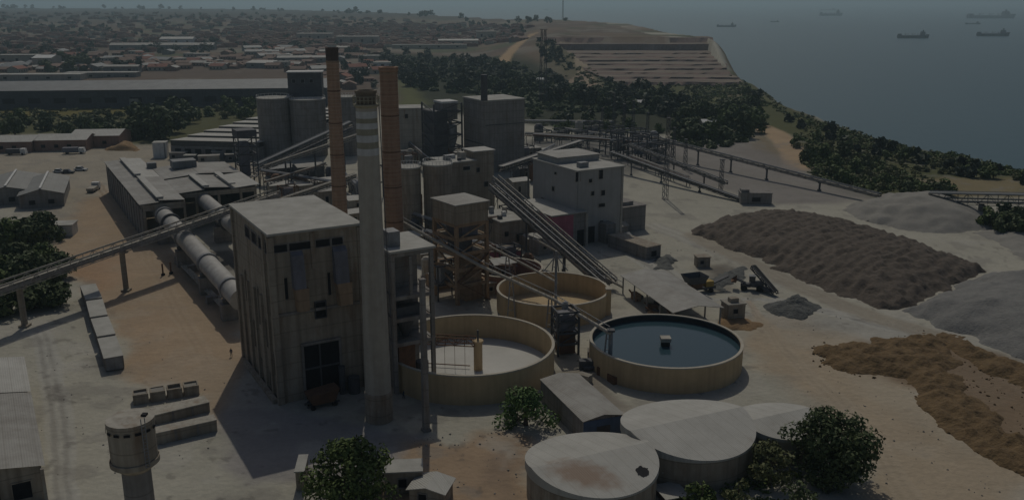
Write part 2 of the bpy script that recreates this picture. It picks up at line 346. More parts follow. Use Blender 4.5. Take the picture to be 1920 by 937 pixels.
def P2(X, Y, Z):
    dz = Z - H; f = np.maximum(Y * CT - dz * ST, 1.0); u = Y * ST + dz * CT
    return 960 + F * X / f, 468.5 - F * u / f
YARD = (.405, .385, .32)
def ground_colour(X, Y, Z):
    px, py = P2(X, Y, Z); ok = Y > 20
    w = fbm(X / 9, Y / 9, 5) - .5; w2 = fbm(X / 30 + 7, Y / 30, 4) - .5
    c = np.empty(X.shape + (3,)); c[:] = YARD
    def put(col, m): c[...] = c * (1 - m[..., None]) + np.array(col) * m[..., None]
    def zone(poly, col, soft=10, wob=1.0, a=1.0):
        wx = G_poly(poly); d = sdist(X, Y, wx) + (w * 14 + w2 * 14) * wob * .6
        dist = np.hypot(X, Y); s = soft * np.maximum(dist, 60) / 900
        put(col, ss((d + s) / (2 * s)) * a)
    def line(path, col, width, soft=.6, a=1.0):
        wx = G_poly(path); d = pdist(X + w * 2, Y + w2 * 2, wx); put(col, (1 - ss((d - width) / (width * soft))) * a)
    def G_poly(poly): return [gz(*p)[:2] if p[1] < 175 else G(*p) for p in poly]
    # countryside beyond the plant
    dist = np.hypot(X, Y)
    put((.15, .115, .09), ss((dist - 560) / 120) * (X < 190))
    put((.11, .115, .07), ss((fbm(X / 110, Y / 110, 4) - .53) / .1) * ss((dist - 600) / 120))
    put((.20, .145, .105), ss((fbm(X / 140 + 31, Y / 140, 4) - .53) / .08) * ss((dist - 700) / 120) * .8)
    put((.25, .23, .19), ss((fbm(X / 50 + 3, Y / 50 + 9, 4) - .60) / .06) * ss((dist - 600) / 200) * .6)
    zone([(-200, 262), (-200, 196), (200, 196), (470, 196), (560, 215), (470, 262), (330, 275), (235, 270), (150, 250)], (.105, .105, .05), 14)
    zone([(-50, 205), (240, 203), (250, 214), (-50, 222)], (.17, .145, .05), 12, a=.8)
    zone([(690, 95), (960, 100), (1030, 130), (1110, 160), (1300, 180), (1300, 205), (1270, 250), (1150, 250), (1010, 235), (760, 200), (745, 145)], (.05, .055, .035), 14)
    zone([(745, 150), (770, 150), (800, 195), (750, 200)], (.13, .135, .06), 10)
    zone([(1000, 75), (1040, 75), (1180, 165), (1110, 165), (1040, 130)], (.15, .135, .085), 12)
    zone([(1140, 170), (1360, 135), (1430, 165), (1470, 195), (1540, 225), (1620, 250), (1800, 285), (1960, 320), (1960, 370), (1640, 372), (1540, 345), (1500, 300), (1480, 260), (1420, 235), (1300, 195)], (.10, .105, .048), 12)
    zone([(1290, 185), (1450, 183), (1440, 190), (1290, 193)], (.15, .15, .075), 8)
    zone([(1330, 178), (1430, 172), (1440, 180), (1330, 184)], (.19, .165, .11), 8, a=.7)
    zone([(1700, 335), (1930, 335), (1930, 372), (1760, 372), (1730, 362)], (.235, .195, .115), 12)
    zone([(1410, 240), (1440, 240), (1490, 300), (1470, 330), (1420, 300), (1370, 285), (1400, 270)], (.23, .19, .13), 12)
    put((.085, .08, .072), ss((dist - 2300) / 900) * (X < 250))
    # quarry road, dirt tracks
    line([(940, 124), (948, 108), (962, 92), (985, 72), (1000, 64)], (.42, .30, .18), 6)
    line([(1425, 236), (1450, 248), (1476, 268), (1490, 290), (1495, 315)], (.42, .31, .20), 5)
    line([(1040, 72), (1060, 95), (1085, 120), (1110, 160)], (.33, .27, .19), 5)
    line([(1100, 140), (1075, 155), (1190, 168)], (.30, .23, .17), 6)
    # plant yard
    zone([(-60, 290), (470, 262), (520, 330), (330, 420), (120, 440), (-60, 330)], (.36, .32, .255), 16)
    zone([(95, 470), (150, 380), (230, 360), (330, 470), (452, 600), (458, 700), (400, 800), (395, 745), (330, 715), (245, 720), (240, 640), (165, 520)], (.37, .275, .185), 14)
    zone([(120, 480), (210, 470), (230, 520), (180, 550), (140, 520)], (.38, .225, .125), 16, a=.75)
    zone([(225, 600), (300, 600), (310, 690), (250, 680)], (.37, .24, .145), 18, a=.6)
    zone([(460, 690), (520, 760), (690, 800), (800, 810), (760, 880), (480, 900), (400, 780)], (.31, .29, .27), 12)
    zone([(760, 830), (960, 800), (1010, 840), (1000, 960), (740, 960), (745, 880)], (.36, .265, .18), 14)
    zone([(860, 850), (960, 830), (1000, 880), (960, 930), (880, 890)], (.20, .155, .12), 14, a=.55)
    zone([(900, 480), (1010, 480), (1010, 520), (860, 590), (800, 600), (800, 520)], (.30, .25, .19), 12, a=.7)
    zone([(1400, 600), (1520, 640), (1600, 720), (1740, 800), (1930, 890), (1930, 970), (1640, 970), (1600, 830), (1500, 760), (1400, 690)], (.385, .31, .225), 18)
    zone([(1400, 590), (1700, 600), (1930, 690), (1930, 720), (1740, 640), (1540, 655), (1440, 640)], (.36, .345, .305), 12)
    zone([(1560, 670), (1740, 635), (1930, 700), (1930, 860), (1800, 790), (1720, 740)], (.27, .20, .13), 16, a=.85)
    zone([(1150, 260), (1400, 262), (1520, 330), (1640, 372), (1460, 385), (1300, 345), (1160, 300)], (.24, .22, .205), 14, a=.85)
    zone([(980, 262), (1200, 262), (1290, 300), (1180, 330), (980, 310)], (.15, .145, .14), 14, a=.8)
    zone([(1040, 700), (1110, 690), (1170, 760), (1110, 760)], (.21, .18, .15), 10, a=.7)
    zone([(1300, 500), (1370, 490), (1400, 520), (1340, 545)], (.14, .12, .10), 12, a=.8)
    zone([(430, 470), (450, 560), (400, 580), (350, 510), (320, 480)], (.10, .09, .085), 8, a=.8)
    # tracks left by trucks
    for k in range(5):
        o = 10 * k
        line([(1700 + o, 960), (1640 + o, 860), (1560 + o, 760), (1480 + o * .6, 680), (1430 + o * .4, 610), (1400, 560)], (.26, .225, .18) if k % 2 else (.44, .38, .30), .45, .9, .7)
        line([(390 + o * .6, 700), (330 + o * .7, 600), (290 + o * .6, 520), (235 + o * .6, 430), (170 + o * .5, 340)], (.30, .22, .15) if k % 2 else (.44, .36, .27), .4, .9, .7)
        line([(100 + o, 940), (90 + o, 800), (80 + o * .9, 700), (60 + o * .8, 620)], (.27, .26, .24) if k % 2 else (.43, .42, .38), .4, .9, .6)
        line([(1180 + o, 480), (1290 + o, 560), (1420 + o, 560), (1560 + o, 590), (1750 + o, 640), (1920, 700 + o)], (.28, .27, .25) if k % 2 else (.44, .43, .39), .5, .9, .65)
        line([(1200 + o, 420), (1330 + o, 470), (1440 + o, 520), (1600 + o, 590)], (.43, .42, .39) if k % 2 else (.30, .29, .27), .6, .9, .4)
    # oil and dust blotches
    put((.24, .225, .20), ss((fbm(X / 6 + 40, Y / 6, 5) - .6) / .1) * .45 * (dist < 500))
    put((.44, .42, .37), ss((fbm(X / 11 + 80, Y / 11 + 3, 5) - .58) / .12) * .5 * (dist < 300))
    put((.12, .11, .10), ss((fbm(X / 2.5 + 11, Y / 2.5, 3) - .74) / .05) * .4 * (dist < 300))
    zone([(110, 470), (160, 372), (225, 365), (330, 465), (446, 585), (455, 690), (402, 790), (385, 742), (330, 712), (248, 716), (243, 640), (172, 520)], (.385, .295, .205), 10, .5, .75)
    zone([(125, 475), (215, 462), (235, 515), (190, 560), (150, 520)], (.385, .245, .15), 14, .6, .5)
    zone([(1400, 600), (1500, 600), (1620, 640), (1780, 770), (1940, 880), (1940, 990), (1620, 990), (1590, 830), (1480, 740), (1400, 680)], (.40, .33, .24), 22, 1.0, .75)
    zone([(1540, 660), (1740, 630), (1860, 665), (1960, 705), (1990, 900), (1900, 860), (1800, 790), (1730, 735), (1640, 690)], (.225, .165, .11), 12, 1.2, .9)
    zone([(1380, 700), (1480, 690), (1560, 760), (1500, 800), (1400, 770)], (.35, .335, .28), 18, 1.0, .6)
    line([(1300, 440), (1400, 490), (1500, 540), (1640, 595), (1740, 625)], (.30, .26, .20), 2.2, 1.2, .7)
    # cliff
    d = -sdist(X, Y, coast); put((.20, .165, .11), ss((d - 2) / 8))
    return c
def build_ground():
    ang = np.radians(np.concatenate([np.arange(-180, -42, 4.0), np.arange(-42, 42.01, .11), np.arange(46, 180, 4.0)])); 
    rows = np.concatenate([np.arange(2.5, 40, 1.2), np.arange(40, 1010, 2.3)])[::-1]
    R = np.array([G(960, r)[1] for r in rows]); R = R[R < 15000]; R = np.concatenate([[2, 15, 30, 45, 60, 72], R, [15000]])
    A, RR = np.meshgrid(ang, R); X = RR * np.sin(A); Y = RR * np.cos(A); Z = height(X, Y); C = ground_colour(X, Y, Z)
    nr, na = X.shape; me = bpy.data.meshes.new("ground"); me.vertices.add(nr * na)
    me.vertices.foreach_set("co", np.stack([X, Y, Z], -1).ravel())
    i, j = np.meshgrid(np.arange(nr - 1), np.arange(na), indexing='ij'); j2 = (j + 1) % na
    q = np.stack([i * na + j, (i) * na + j2, (i + 1) * na + j2, (i + 1) * na + j], -1)[..., ::-1].reshape(-1, 4); n = len(q)
    me.loops.add(n * 4); me.loops.foreach_set("vertex_index", q.ravel().astype(np.int32)); me.polygons.add(n)
    me.polygons.foreach_set("loop_start", np.arange(0, n * 4, 4, dtype=np.int32)); me.polygons.foreach_set("use_smooth", np.ones(n, bool))
    me.update(calc_edges=True); me.validate()
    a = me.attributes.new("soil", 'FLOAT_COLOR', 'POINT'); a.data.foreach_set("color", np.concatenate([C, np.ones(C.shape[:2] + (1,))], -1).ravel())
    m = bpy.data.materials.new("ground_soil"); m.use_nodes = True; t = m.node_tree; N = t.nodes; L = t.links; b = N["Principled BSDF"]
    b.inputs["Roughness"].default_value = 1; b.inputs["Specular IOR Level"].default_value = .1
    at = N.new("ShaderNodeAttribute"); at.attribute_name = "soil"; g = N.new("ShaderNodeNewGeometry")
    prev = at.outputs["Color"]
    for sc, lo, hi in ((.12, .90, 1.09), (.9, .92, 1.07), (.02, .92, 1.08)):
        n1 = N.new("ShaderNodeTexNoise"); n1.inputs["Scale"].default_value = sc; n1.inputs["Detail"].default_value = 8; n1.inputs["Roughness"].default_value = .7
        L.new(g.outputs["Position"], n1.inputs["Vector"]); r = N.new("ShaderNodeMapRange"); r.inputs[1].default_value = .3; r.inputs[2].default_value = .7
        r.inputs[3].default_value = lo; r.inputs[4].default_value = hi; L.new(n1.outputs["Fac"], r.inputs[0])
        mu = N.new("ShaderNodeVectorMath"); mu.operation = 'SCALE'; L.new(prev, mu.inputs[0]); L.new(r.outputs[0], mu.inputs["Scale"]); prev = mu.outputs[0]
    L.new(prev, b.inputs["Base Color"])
    n3 = N.new("ShaderNodeTexNoise"); n3.inputs["Scale"].default_value = .8; n3.inputs["Detail"].default_value = 8; L.new(g.outputs["Position"], n3.inputs["Vector"])
    bp = N.new("ShaderNodeBump"); bp.inputs["Strength"].default_value = .5; bp.inputs["Distance"].default_value = .5
    L.new(n3.outputs["Fac"], bp.inputs["Height"]); L.new(bp.outputs[0], b.inputs["Normal"])
    me.materials.append(m); o = bpy.data.objects.new("ground", me); COL.objects.link(o); o["kind"] = "structure"
build_ground()
b = MB(); n = 96; R = [0, 400, 3000, 20000, 130000]
b.add([(0, 0, -42)] + [(r * math.cos(2 * math.pi * i / n), r * math.sin(2 * math.pi * i / n), -42) for r in R[1:] for i in range(n)],
      [(0, 1 + i, 1 + (i + 1) % n) for i in range(n)] + [(1 + k * n + i, 1 + (k + 1) * n + i, 1 + (k + 1) * n + (i + 1) % n, 1 + k * n + (i + 1) % n) for k in range(3) for i in range(n)])
tag(b.build("sea", M['sea']), None, None, kind="structure")
# quarry benches: level treads and steep faces
b = MB()
def strip(ys, zs, ja, jb, mi):
    b.mi = mi; k = 40; vs = []; fs = []
    for t in range(k + 1):
        for y, z, sl in ((ys[0], zs[0], ja), (ys[1], zs[1], jb)):
            x = qL(y) - 14 * vnoise(np.array([(sl % 20) * 2.7]), np.array([4.4]))[0] + (qR(y) - qL(y) + 14) * t / k
            e = 0 if t not in (0, k) else 0
            yy = y + (18 * (vnoise(np.array([x / 30.0]), np.array([(sl % 20) * 7.7]))[0] - .5) + 6 * (vnoise(np.array([x / 7.0 + 9]), np.array([sl * 3.3]))[0] - .5) if y < 1205 else 0)
            vs.append((x + e, yy, z))
    for t in range(k): fs.append((2 * t, 2 * t + 2, 2 * t + 3, 2 * t + 1))
    b.add(vs, fs)
for i in range(NQ):
    y0 = quarryY[i]; z0 = quarryZ[i]; z1 = quarryZ[i + 1]; dy = 9 if i == NQ - 1 else (3, 2, 4, 2.5)[i % 4]
    strip((y0, y0 + dy), (z0 - (1.5 if i == 0 else 0), z1), i, i + 20, 1)
    y1 = quarryY[i + 1] if i < NQ - 1 else 1215
    strip((y0 + dy, y1), (z1, z1), i + 20, i + 1, 0)
tag(b.build("quarry_benches", [M['tread'], M['riser']]), None, None, kind="structure")
# the air: one closed box of thin even haze
b = MB(); b.box(-139000, 139000, -139000, 139000, -70, 76)
hm = bpy.data.materials.new("haze"); hm.use_nodes = True; N = hm.node_tree.nodes
for nd in list(N):
    if nd.type != 'OUTPUT_MATERIAL': N.remove(nd)
pv = N.new("ShaderNodeVolumePrincipled"); pv.inputs["Color"].default_value = (.655, .875, .98, 1); pv.inputs["Density"].default_value = .00015; pv.inputs["Anisotropy"].default_value = .45
hm.node_tree.links.new(pv.outputs[0], [x for x in N if x.type == 'OUTPUT_MATERIAL'][0].inputs["Volume"])
tag(b.build("haze", hm), None, None, kind="stuff")

# ------------------------------------------------------------------ helpers for plant objects
def at(px, py, Y):                                # the point at forward distance Y seen at a pixel
    z = top(0, Y, py); return ((px - 960) / F * (Y * CT - (z - H) * ST), Y, z)
class Block:
    """a building: Empty at its front-left base corner; local x along the front, y into depth"""
    def __init__(s, name, label, cat, xy, w, d, h, wall, rz=None, z=0.0, group=None, wall_name='wall'):
        s.rz = AX if rz is None else rz; s.w, s.d, s.h = w, d, h; s.xy = xy; s.z = z
        s.o = thing(name, label, cat, (xy[0], xy[1], z), s.rz, group); s.u = Vector((math.cos(s.rz), math.sin(s.rz), 0)); s.v = Vector((-s.u.y, s.u.x, 0))
        if wall is not None:
            b = MB(); b.box(0, w, 0, d, -.3, h); s.wall = b.build(wall_name, wall, s.o)
    def flat(s, m, t=.35, over=.4, name='roof'):
        b = MB(); b.box(-over, s.w + over, -over, s.d + over, s.h + .003, s.h + t); return b.build(name, m, s.o)
    def pitched(s, m, rise, over=.4, ax='y', name='roof'):
        b = MB(); b.gable(0, s.w, 0, s.d, s.h + .01, rise, .12, ax, over)
        r = b.build(name, m, s.o)
        b = MB()                                   # gable ends
        if ax == 'y': b.add([(0.02, .02, s.h), (s.w - .02, .02, s.h), (s.w / 2, .02, s.h + rise), (0.02, s.d - .02, s.h), (s.w - .02, s.d - .02, s.h), (s.w / 2, s.d - .02, s.h + rise)], [(0, 1, 2), (5, 4, 3), (0, 2, 5, 3), (1, 4, 5, 2)])
        else: b.add([(0.02, .02, s.h), (.02, s.d - .02, s.h), (.02, s.d / 2, s.h + rise), (s.w - .02, .02, s.h), (s.w - .02, s.d - .02, s.h), (s.w - .02, s.d / 2, s.h + rise)], [(2, 1, 0), (3, 4, 5), (0, 3, 5, 2), (1, 2, 5, 4)])
        b.build('gable', s.wall.data.materials[0], s.o); return r
    def on(s, face, px, py):
        o = Vector((s.xy[0], s.xy[1], s.z)); n, a = (s.v, s.u) if face == 'F' else (s.u, s.v)
        d = ray(px, py); c = Vector((0, 0, H)); t = (o - c).dot(n) / d.dot(n); p = c + d * t - o
        return p.dot(a), p.z
    def rect(s, face, r):
        a = s.on(face, r[0], r[1]); c = s.on(face, r[2], r[3]); return min(a[0], c[0]), max(a[0], c[0]), min(a[1], c[1]), max(a[1], c[1])
    def win(s, face, a0, a1, z0, z1, pane='dark', frame=None, name='window', t=.16):
        """frame of four bars proud of the wall, pane set back between them"""
        fm = M[frame or 'conc_d']; b = MB()
        def bx(p0, p1, q0, q1, n0, n1): b.box(p0, p1, n0, n1, q0, q1) if face == 'F' else b.box(n0, n1, p0, p1, q0, q1)
        n0, n1 = -t, -.004
        bx(a0 - .15, a0, z0 - .15, z1 + .15, n0, n1); bx(a1, a1 + .15, z0 - .15, z1 + .15, n0, n1)
        bx(a0, a1, z1, z1 + .15, n0, n1); bx(a0, a1, z0 - .15, z0, n0 - .05, n1)
        f = b.build(name, fm, s.o); b = MB(); bx(a0, a1, z0, z1, -.03, -.006); b.build('pane', M[pane], f); return f
    def winpx(s, face, r, **k): return s.win(face, *s.rect(face, r), **k)
    def boxpart(s, name, m, *bb):
        b = MB(); b.box(*bb); return b.build(name, m, s.o)
def lattice(b, p, q, w, h, step, t=.12):
    """open truss girder between two points"""
    p = Vector(p); q = Vector(q); d = q - p; n = max(2, int(d.length / step)); dn = d.normalized(); a = dn.cross(Vector((0, 0, 1))).normalized(); up = a.cross(dn).normalized()
    for i in (-1, 1):
        for j in (-1, 1): b.beam(p + a * i * w / 2 + up * j * h / 2, q + a * i * w / 2 + up * j * h / 2, t * 1.4)
        for k in range(n + 1):
            c = p + d * k / n + a * i * w / 2; b.beam(c - up * h / 2, c + up * h / 2, t)
            if k < n:
                e = p + d * (k + 1) / n + a * i * w / 2; s_ = 1 if k % 2 else -1; b.beam(c - up * s_ * h / 2, e + up * s_ * h / 2, t)
def conveyor(name, label, p, q, w=2.2, h=1.8, posts=(), m='steel', pm='conc', roof=None, cat='conveyor', group=None, pw=.9, ground=0.0):
    p = Vector(p); q = Vector(q); o = thing(name, label, cat, (p.x, p.y, ground), 0, group); O = Vector((p.x, p.y, ground)); p = p - O; q = q - O
    d = (q - p); a = d.normalized().cross(Vector((0, 0, 1))).normalized(); up = a.cross(d.normalized())
    b = MB(); lattice(b, p, q, w, h, 3.0); b.build('girder', M[m], o)
    b = MB(); b.beam(p - up * .25 * h, q - up * .25 * h, w * .92, .15); b.build('deck', M['steel_d'], o)
    b = MB(); b.beam(p + up * .1, q + up * .1, w * .42, .3); b.build('belt', M['conc_l'], o)
    b = MB()
    for s_ in (-1, 1):
        b.beam(p + up * h * .62 + a * s_ * w * .5, q + up * h * .62 + a * s_ * w * .5, .22, .16)
    b.build('handrail', M['steel' if m == 'steel_d' else 'conc_l'], o)
    if not roof:
        for s_ in (-1, 1): b = MB(); b.beam(p + a * s_ * (w * .5 + .1) - up * .12 * h, q + a * s_ * (w * .5 + .1) - up * .12 * h, .08, h * .42); b.build('side_panel', M['conc_d'], o)
    if roof: b = MB(); b.beam(p + up * (h * .55), q + up * (h * .55), w * 1.05, .12); b.build('cover', M[roof], o)
    for t in posts:
        c = p + d * t; g = hz(c.x + O.x, c.y + O.y) - ground - .3; b = MB(); b.box(c.x - pw / 2, c.x + pw / 2, c.y - pw / 2, c.y + pw / 2, g, c.z - h / 2)
        b.box(c.x - pw, c.x + pw, c.y - pw, c.y + pw, g, g + .8); b.cbox((c.x, c.y, c.z - h / 2 - .2), (w * 1.1, pw * 1.1, .4), math.atan2(a.y, a.x)); b.build('post', M[pm], o)
    return o
def frame(b, w, d, z0, z1, levels, t=.5, brace=False):
    for x in (0, w):
        for y in (0, d): b.box(x - t / 2, x + t / 2, y - t / 2, y + t / 2, z0, z1)
    for i, z in enumerate(levels):
        for y in (0, d): b.box(t / 2 + .003, w - t / 2 - .003, y - t * .4, y + t * .4, z - t * .5, z + t * .5)
        for x in (0, w): b.box(x - t * .4, x + t * .4, t / 2 + .003, d - t / 2 - .003, z - t * .5, z + t * .5)
        if brace:
            z2 = levels[i + 1] if i + 1 < len(levels) else z1
            b.beam((0, -.02, z), (w, -.02, z2), t * .45); b.beam((-.02, 0, z), (-.02, d, z2), t * .45)

# ------------------------------------------------------------------ main filter building
mx, my = G(528, 758); B = Block('filter_building', 'tall stained concrete building with flat pale roof and two grey ducts on its front', 'building', (mx, my), 16.2, 27.0, 31.3, M['conc'])
B.flat(M['roof'], .4, .5)
for i, x in enumerate((0, 16.2)): B.boxpart('corner_column', M['conc'], x - .55, x + .55, -.35, .5, -.2, 31.0)
for x in (7.4,): B.boxpart('pilaster', M['conc'], x - .35, x + .35, -.22, -.004, 24.5, 31.0)
for i, y in enumerate((3.9, 8.2, 13.0, 17.8, 22.4, 26.6)): B.boxpart('pilaster', M['conc'], -.45, -.004, y - .45, y + .45, -.2, (31.0, 18.5, 18.5, 18.5, 18.5, 31.0)[i])
B.boxpart('band_course', M['conc_d'], .56, 15.6, -.3, -.005, 16.6, 17.1)
for r in ((508, 455, 538, 463), (541, 449, 582, 459), (591, 444, 618, 452), (621, 440, 642, 447)):
    a = B.rect('F', r); B.win('F', a[0], a[1], 28.2, 29.5, name='clerestory_window')
for y0, y1 in ((.8, 3.2), (4.6, 7.5), (8.9, 12.3), (13.7, 17)): B.win('L', y0, y1, 27.6, 29.6, name='clerestory_window')
for k, (r, rl) in enumerate((((543, 470, 572, 572), (532, 521, 541, 560)), ((622, 462, 652, 560), (613, 511, 621, 552)))):
    a0, a1, z0, z1 = B.rect('F', r); b = MB()
    b.add([(a0, -.01, z1), (a1, -.01, z1), (a1, -1.0, z1 - .8), (a0, -1.0, z1 - .8), (a0, -1.7, z0 + 3.6), (a1, -1.7, z0 + 3.6), (a0, -.01, z0 + 3.6), (a1, -.01, z0 + 3.6)],
          [(0, 3, 2, 1), (3, 4, 5, 2), (0, 6, 4, 3), (1, 2, 5, 7), (4, 6, 7, 5)])
    dk = b.build('duct', M['duct'], B.o); b = MB()
    b.add([(a0 + .1, -1.75, z0 + 3.59), (a1 + .4, -1.75, z0 + 3.59), (a1 + .4, -.01, z0 + 3.59), (a0 + .1, -.01, z0 + 3.59), (a0 + .5, -2.2, z0 - .4), (a1 + .2, -2.2, z0 - .4), (a1 + .2, -.01, z0 - .9), (a0 + .5, -.01, z0 - .9)],
          [(0, 4, 5, 1), (1, 5, 6, 2), (0, 3, 7, 4), (4, 7, 6, 5), (0, 1, 2, 3)]); h_ = b.build('duct_mouth', M['brickw'], dk)
    B.winpx('F', rl, name='slot_window', frame='conc')
B.winpx('F', (590, 567, 611, 592), name='square_opening', frame='steel_d', t=.4)
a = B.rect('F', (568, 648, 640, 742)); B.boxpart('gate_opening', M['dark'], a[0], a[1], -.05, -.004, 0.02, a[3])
b = MB(); b.box(a[0] - .4, a[0], -.5, -.004, 0, a[3] + .5); b.box(a[1], a[1] + .4, -.5, -.004, 0, a[3] + .5); b.box(a[0], a[1], -.5, -.004, a[3], a[3] + .5); b.build('gate_frame', M['conc_d'], B.o)
b = MB(); zz = a[3]
for t in (.55,): b.box(a[0], a[1], -.3, -.06, zz * t, zz * t + .3)
for t in (.45,): b.box(a[0] + (a[1] - a[0]) * t - .12, a[0] + (a[1] - a[0]) * t + .12, -.32, -.06, 0, zz)
b.build('gate_grille', M['steel_d'], B.o)
for y, z0, z1 in ((3.0, 16, 21), (6.1, 9, 14), (10.4, 12, 19), (15.5, 6, 11), (19.5, 14, 20), (5.8, 1, 4), (12, 1, 4.5), (2.0, 5, 9)): B.win('L', y, y + .8, z0, z1, name='slit_window', frame='conc')
B.boxpart('plinth', M['conc'], -1.3, -.42, 1, 22, -.2, .8)
b = MB(); b.lathe([(1.1, 0), (1.1, 3.2)], 16, (13.2, -1.6)); b.lathe([(.6, 0), (.6, 5.5)], 12, (11.2, -1.0)); b.build('dust_pot', M['steel_d'], B.o)
# rusty skip parked in front of the gate
t = thing('rusty_skip', 'rusty tilted hopper skip in the shaded gateway of the tall concrete building', 'skip', tuple(Vector((mx, my, 0)) + U * 6.2 - V * 4.2), AX)
b = MB(); b.add([(-2, -1.2, .9), (2, -1.2, .9), (2, 1.2, .9), (-2, 1.2, .9), (-2.8, -1.6, 2.9), (2.9, -1.6, 3.4), (2.9, 1.6, 3.4), (-2.8, 1.6, 2.9)], [(3, 2, 1, 0), (0, 1, 5, 4), (1, 2, 6, 5), (2, 3, 7, 6), (3, 0, 4, 7), (4, 5, 6, 7)]); b.build('hopper', M['rust'], t)
b = MB(); b.box(-3, 3, -.9, -.6, .55, .85); b.box(-3, 3, .6, .9, .55, .85); b.build('chassis', M['steel_d'], t)
for x in (-2, 2):
    for y in (-1.1, 1.1): b = MB(); b.tube((x, y - .15, .5), (x, y + .15, .5), .5, n=14); b.build('wheel', M['rubber'], t)

# ------------------------------------------------------------------ chimneys
def band(b, z0, z1, r, n=40): b.lathe([(r(z0), z0), (r(z1), z1)], n, cap=False)
cx, cy = G(711.5, 785); CH = 55.6
o = thing('striped_chimney', 'thick pale concrete chimney with white bands near its top, nearest of the three', 'chimney', (cx, cy, 0))
r = lambda z: 2.3 - .66 * z / CH
zz = lambda p: top(cx, cy - 2.2, p)
b = MB(); b.lathe([(r(0) + .08, -.3), (r(0) + .08, 5.2), (r(5.2), 5.4)], 40, cap=False); b.build('base', M['conc'], o, True)
cuts = [294, 281, 269, 256, 244, 233, 224, 211]; z_prev = 5.3; bl = []
for k, p in enumerate(cuts + [200]):
    z = zz(p); b = MB(); rr = (lambda q: r(q) + (.02 if k % 2 else 0)); band(b, z_prev, z, rr)
    nm = 'shaft' if k % 2 == 0 else 'white_band'; b.build(nm, M['stackc' if k in (0, 8) else ('stackw' if k % 2 else 'stacko')], o, True); z_prev = z
zt = zz(200); b = MB(); b.lathe([(r(zt), zt - .4), (r(zt) + .45, zt), (r(zt) + .45, zt + .2), (r(zt), zt + .22)], 40, cap=False); g_ = b.build('gallery', M['stacko'], o)
b = MB()
for i in range(20):
    a = 2 * math.pi * i / 20; q = r(zt) + .4; b.box(q * math.cos(a) - .06, q * math.cos(a) + .06, q * math.sin(a) - .06, q * math.sin(a) + .06, zt + .3, zt + 1.4)
for hh in (.85, 1.4):
    for i in range(20):
        a = 2 * math.pi * i / 20; a2 = 2 * math.pi * (i + 1) / 20; q = r(zt) + .4; b.beam((q * math.cos(a), q * math.sin(a), zt + hh), (q * math.cos(a2), q * math.sin(a2), zt + hh), .1)
b.build('railing', M['stacko'], g_)
ze = zz(172); b = MB(); b.lathe([(r(zt) - .1, zt + .3), (r(zt) - .05, ze - .5), (r(zt) + .08, ze - .4), (r(zt) + .08, ze), (r(zt) - .3, ze), (r(zt) - .3, ze - 4)], 40, cap=False); b.build('cap', M['capm'], o)
b = MB()
for s_ in (-.22, .22): b.beam((r(0) + .55, s_, 5), (r(zt) + .35, s_, zt), .07)
for k in range(60): z = 5 + (zt - 5) * k / 60; x = r(0) + .55 + (r(zt) + .35 - r(0) - .55) * k / 60; b.beam((x, -.22, z), (x, .22, z), .06)
b.build('ladder', M['steel_d'], o)
def brickstack(label, base, tp, r0, r1, m, capz, flare, shift=0):
    x, y = G(*base); h = top(x, y, tp); o = thing('brick_chimney', label, 'chimney', (x, y, 0), 0, 'brick chimneys of the plant')
    R = lambda z: r0 + (r1 - r0) * z / h; zc = h - capz; dx = lambda z: shift * z / h
    def seg(nm, mm, prof):
        b = MB(); b.lathe(prof, 36, cap=False); me = b.build(nm, mm, o, True)
        for v in me.data.vertices: v.co.x += dx(v.co.z)
    seg('shaft', M[m], [(R(0), -.3), (R(zc), zc)])
    seg('collar', M['brickw'], [(R(zc), zc), (R(zc) + .12, zc + .05), (R(zc) + .12, zc + .5), (R(zc) + .01, zc + .55)])
    seg('cap', M['soot' if flare < .2 else m], [(R(zc) + .01, zc + .55), (R(h) + flare, h - .8), (R(h) + flare, h), (R(h) - .5, h), (R(h) - .5, h - 4)])
    for z in (h * .35, h * .5, h * .65, h * .8):
        seg('hoop', M['rust'], [(R(z), z), (R(z) + .05, z + .02), (R(z) + .05, z + .28), (R(z), z + .3)])
    return o
brickstack('slender brick chimney with a blackened tip, leftmost of the three', (642, 480), 89, 2.2, 1.62, 'brick', 4.0, .12, 0)
brickstack('thick reddish brown brick chimney standing just behind the white banded one', (743.5, 560), 126, 2.35, 2.0, 'brick2', 1.6, .25, 0)

# open concrete frame behind the striped chimney, slim post in front of it
B = Block('crusher_house', 'open concrete frame building with pale roof behind the white banded chimney', 'building', G(744, 738), 7.6, 11.0, 27.0, None)
b = MB(); frame(b, 7.6, 11, -.2, 26.8, (9.5, 14.2, 18.4, 26.5), .7); b.build('frame', M['conc_d'], B.o)
b = MB()
for z in (9.5, 14.2, 18.4): b.box(.3, 7.3, .3, 10.7, z - .2, z + .2)
b.build('floor_slab', M['conc_d'], B.o)
B.flat(M['roof'], .4, .7)
b = MB(); b.box(.4, 7.2, 5.5, 5.9, -.2, 26); b.box(.4, .8, 1, 10, -.2, 26); b.build('inner_wall', M['conc_d'], B.o)
b = MB(); b.box(3.2, 3.8, -.2, .2, 18.8, 26); b.build('mullion', M['conc_d'], B.o)
b = MB(); b.box(1, 4.2, .6, 4, 0, 9.2); b.build('ground_floor_wall', M['rust'], B.o)
b = MB(); b.box(1, 6, 1, 3, 14.5, 16.2); b.build('machine', M['steel_d'], B.o); b = MB(); b.lathe([(1.2, 0), (1.2, 5)], 16, (5.8, 1.2)); b.build('vessel', M['steel_d'], B.o); b = MB(); b.lathe([(.5, 9.8), (1.6, 12.5), (1.6, 14)], 16, (3.4, 3.0)); b.build('machine', M['steel_d'], B.o)
B.boxpart('head_box', M['steel'], .4, 2.6, 2.2, 5.4, 27.41, 30.2)
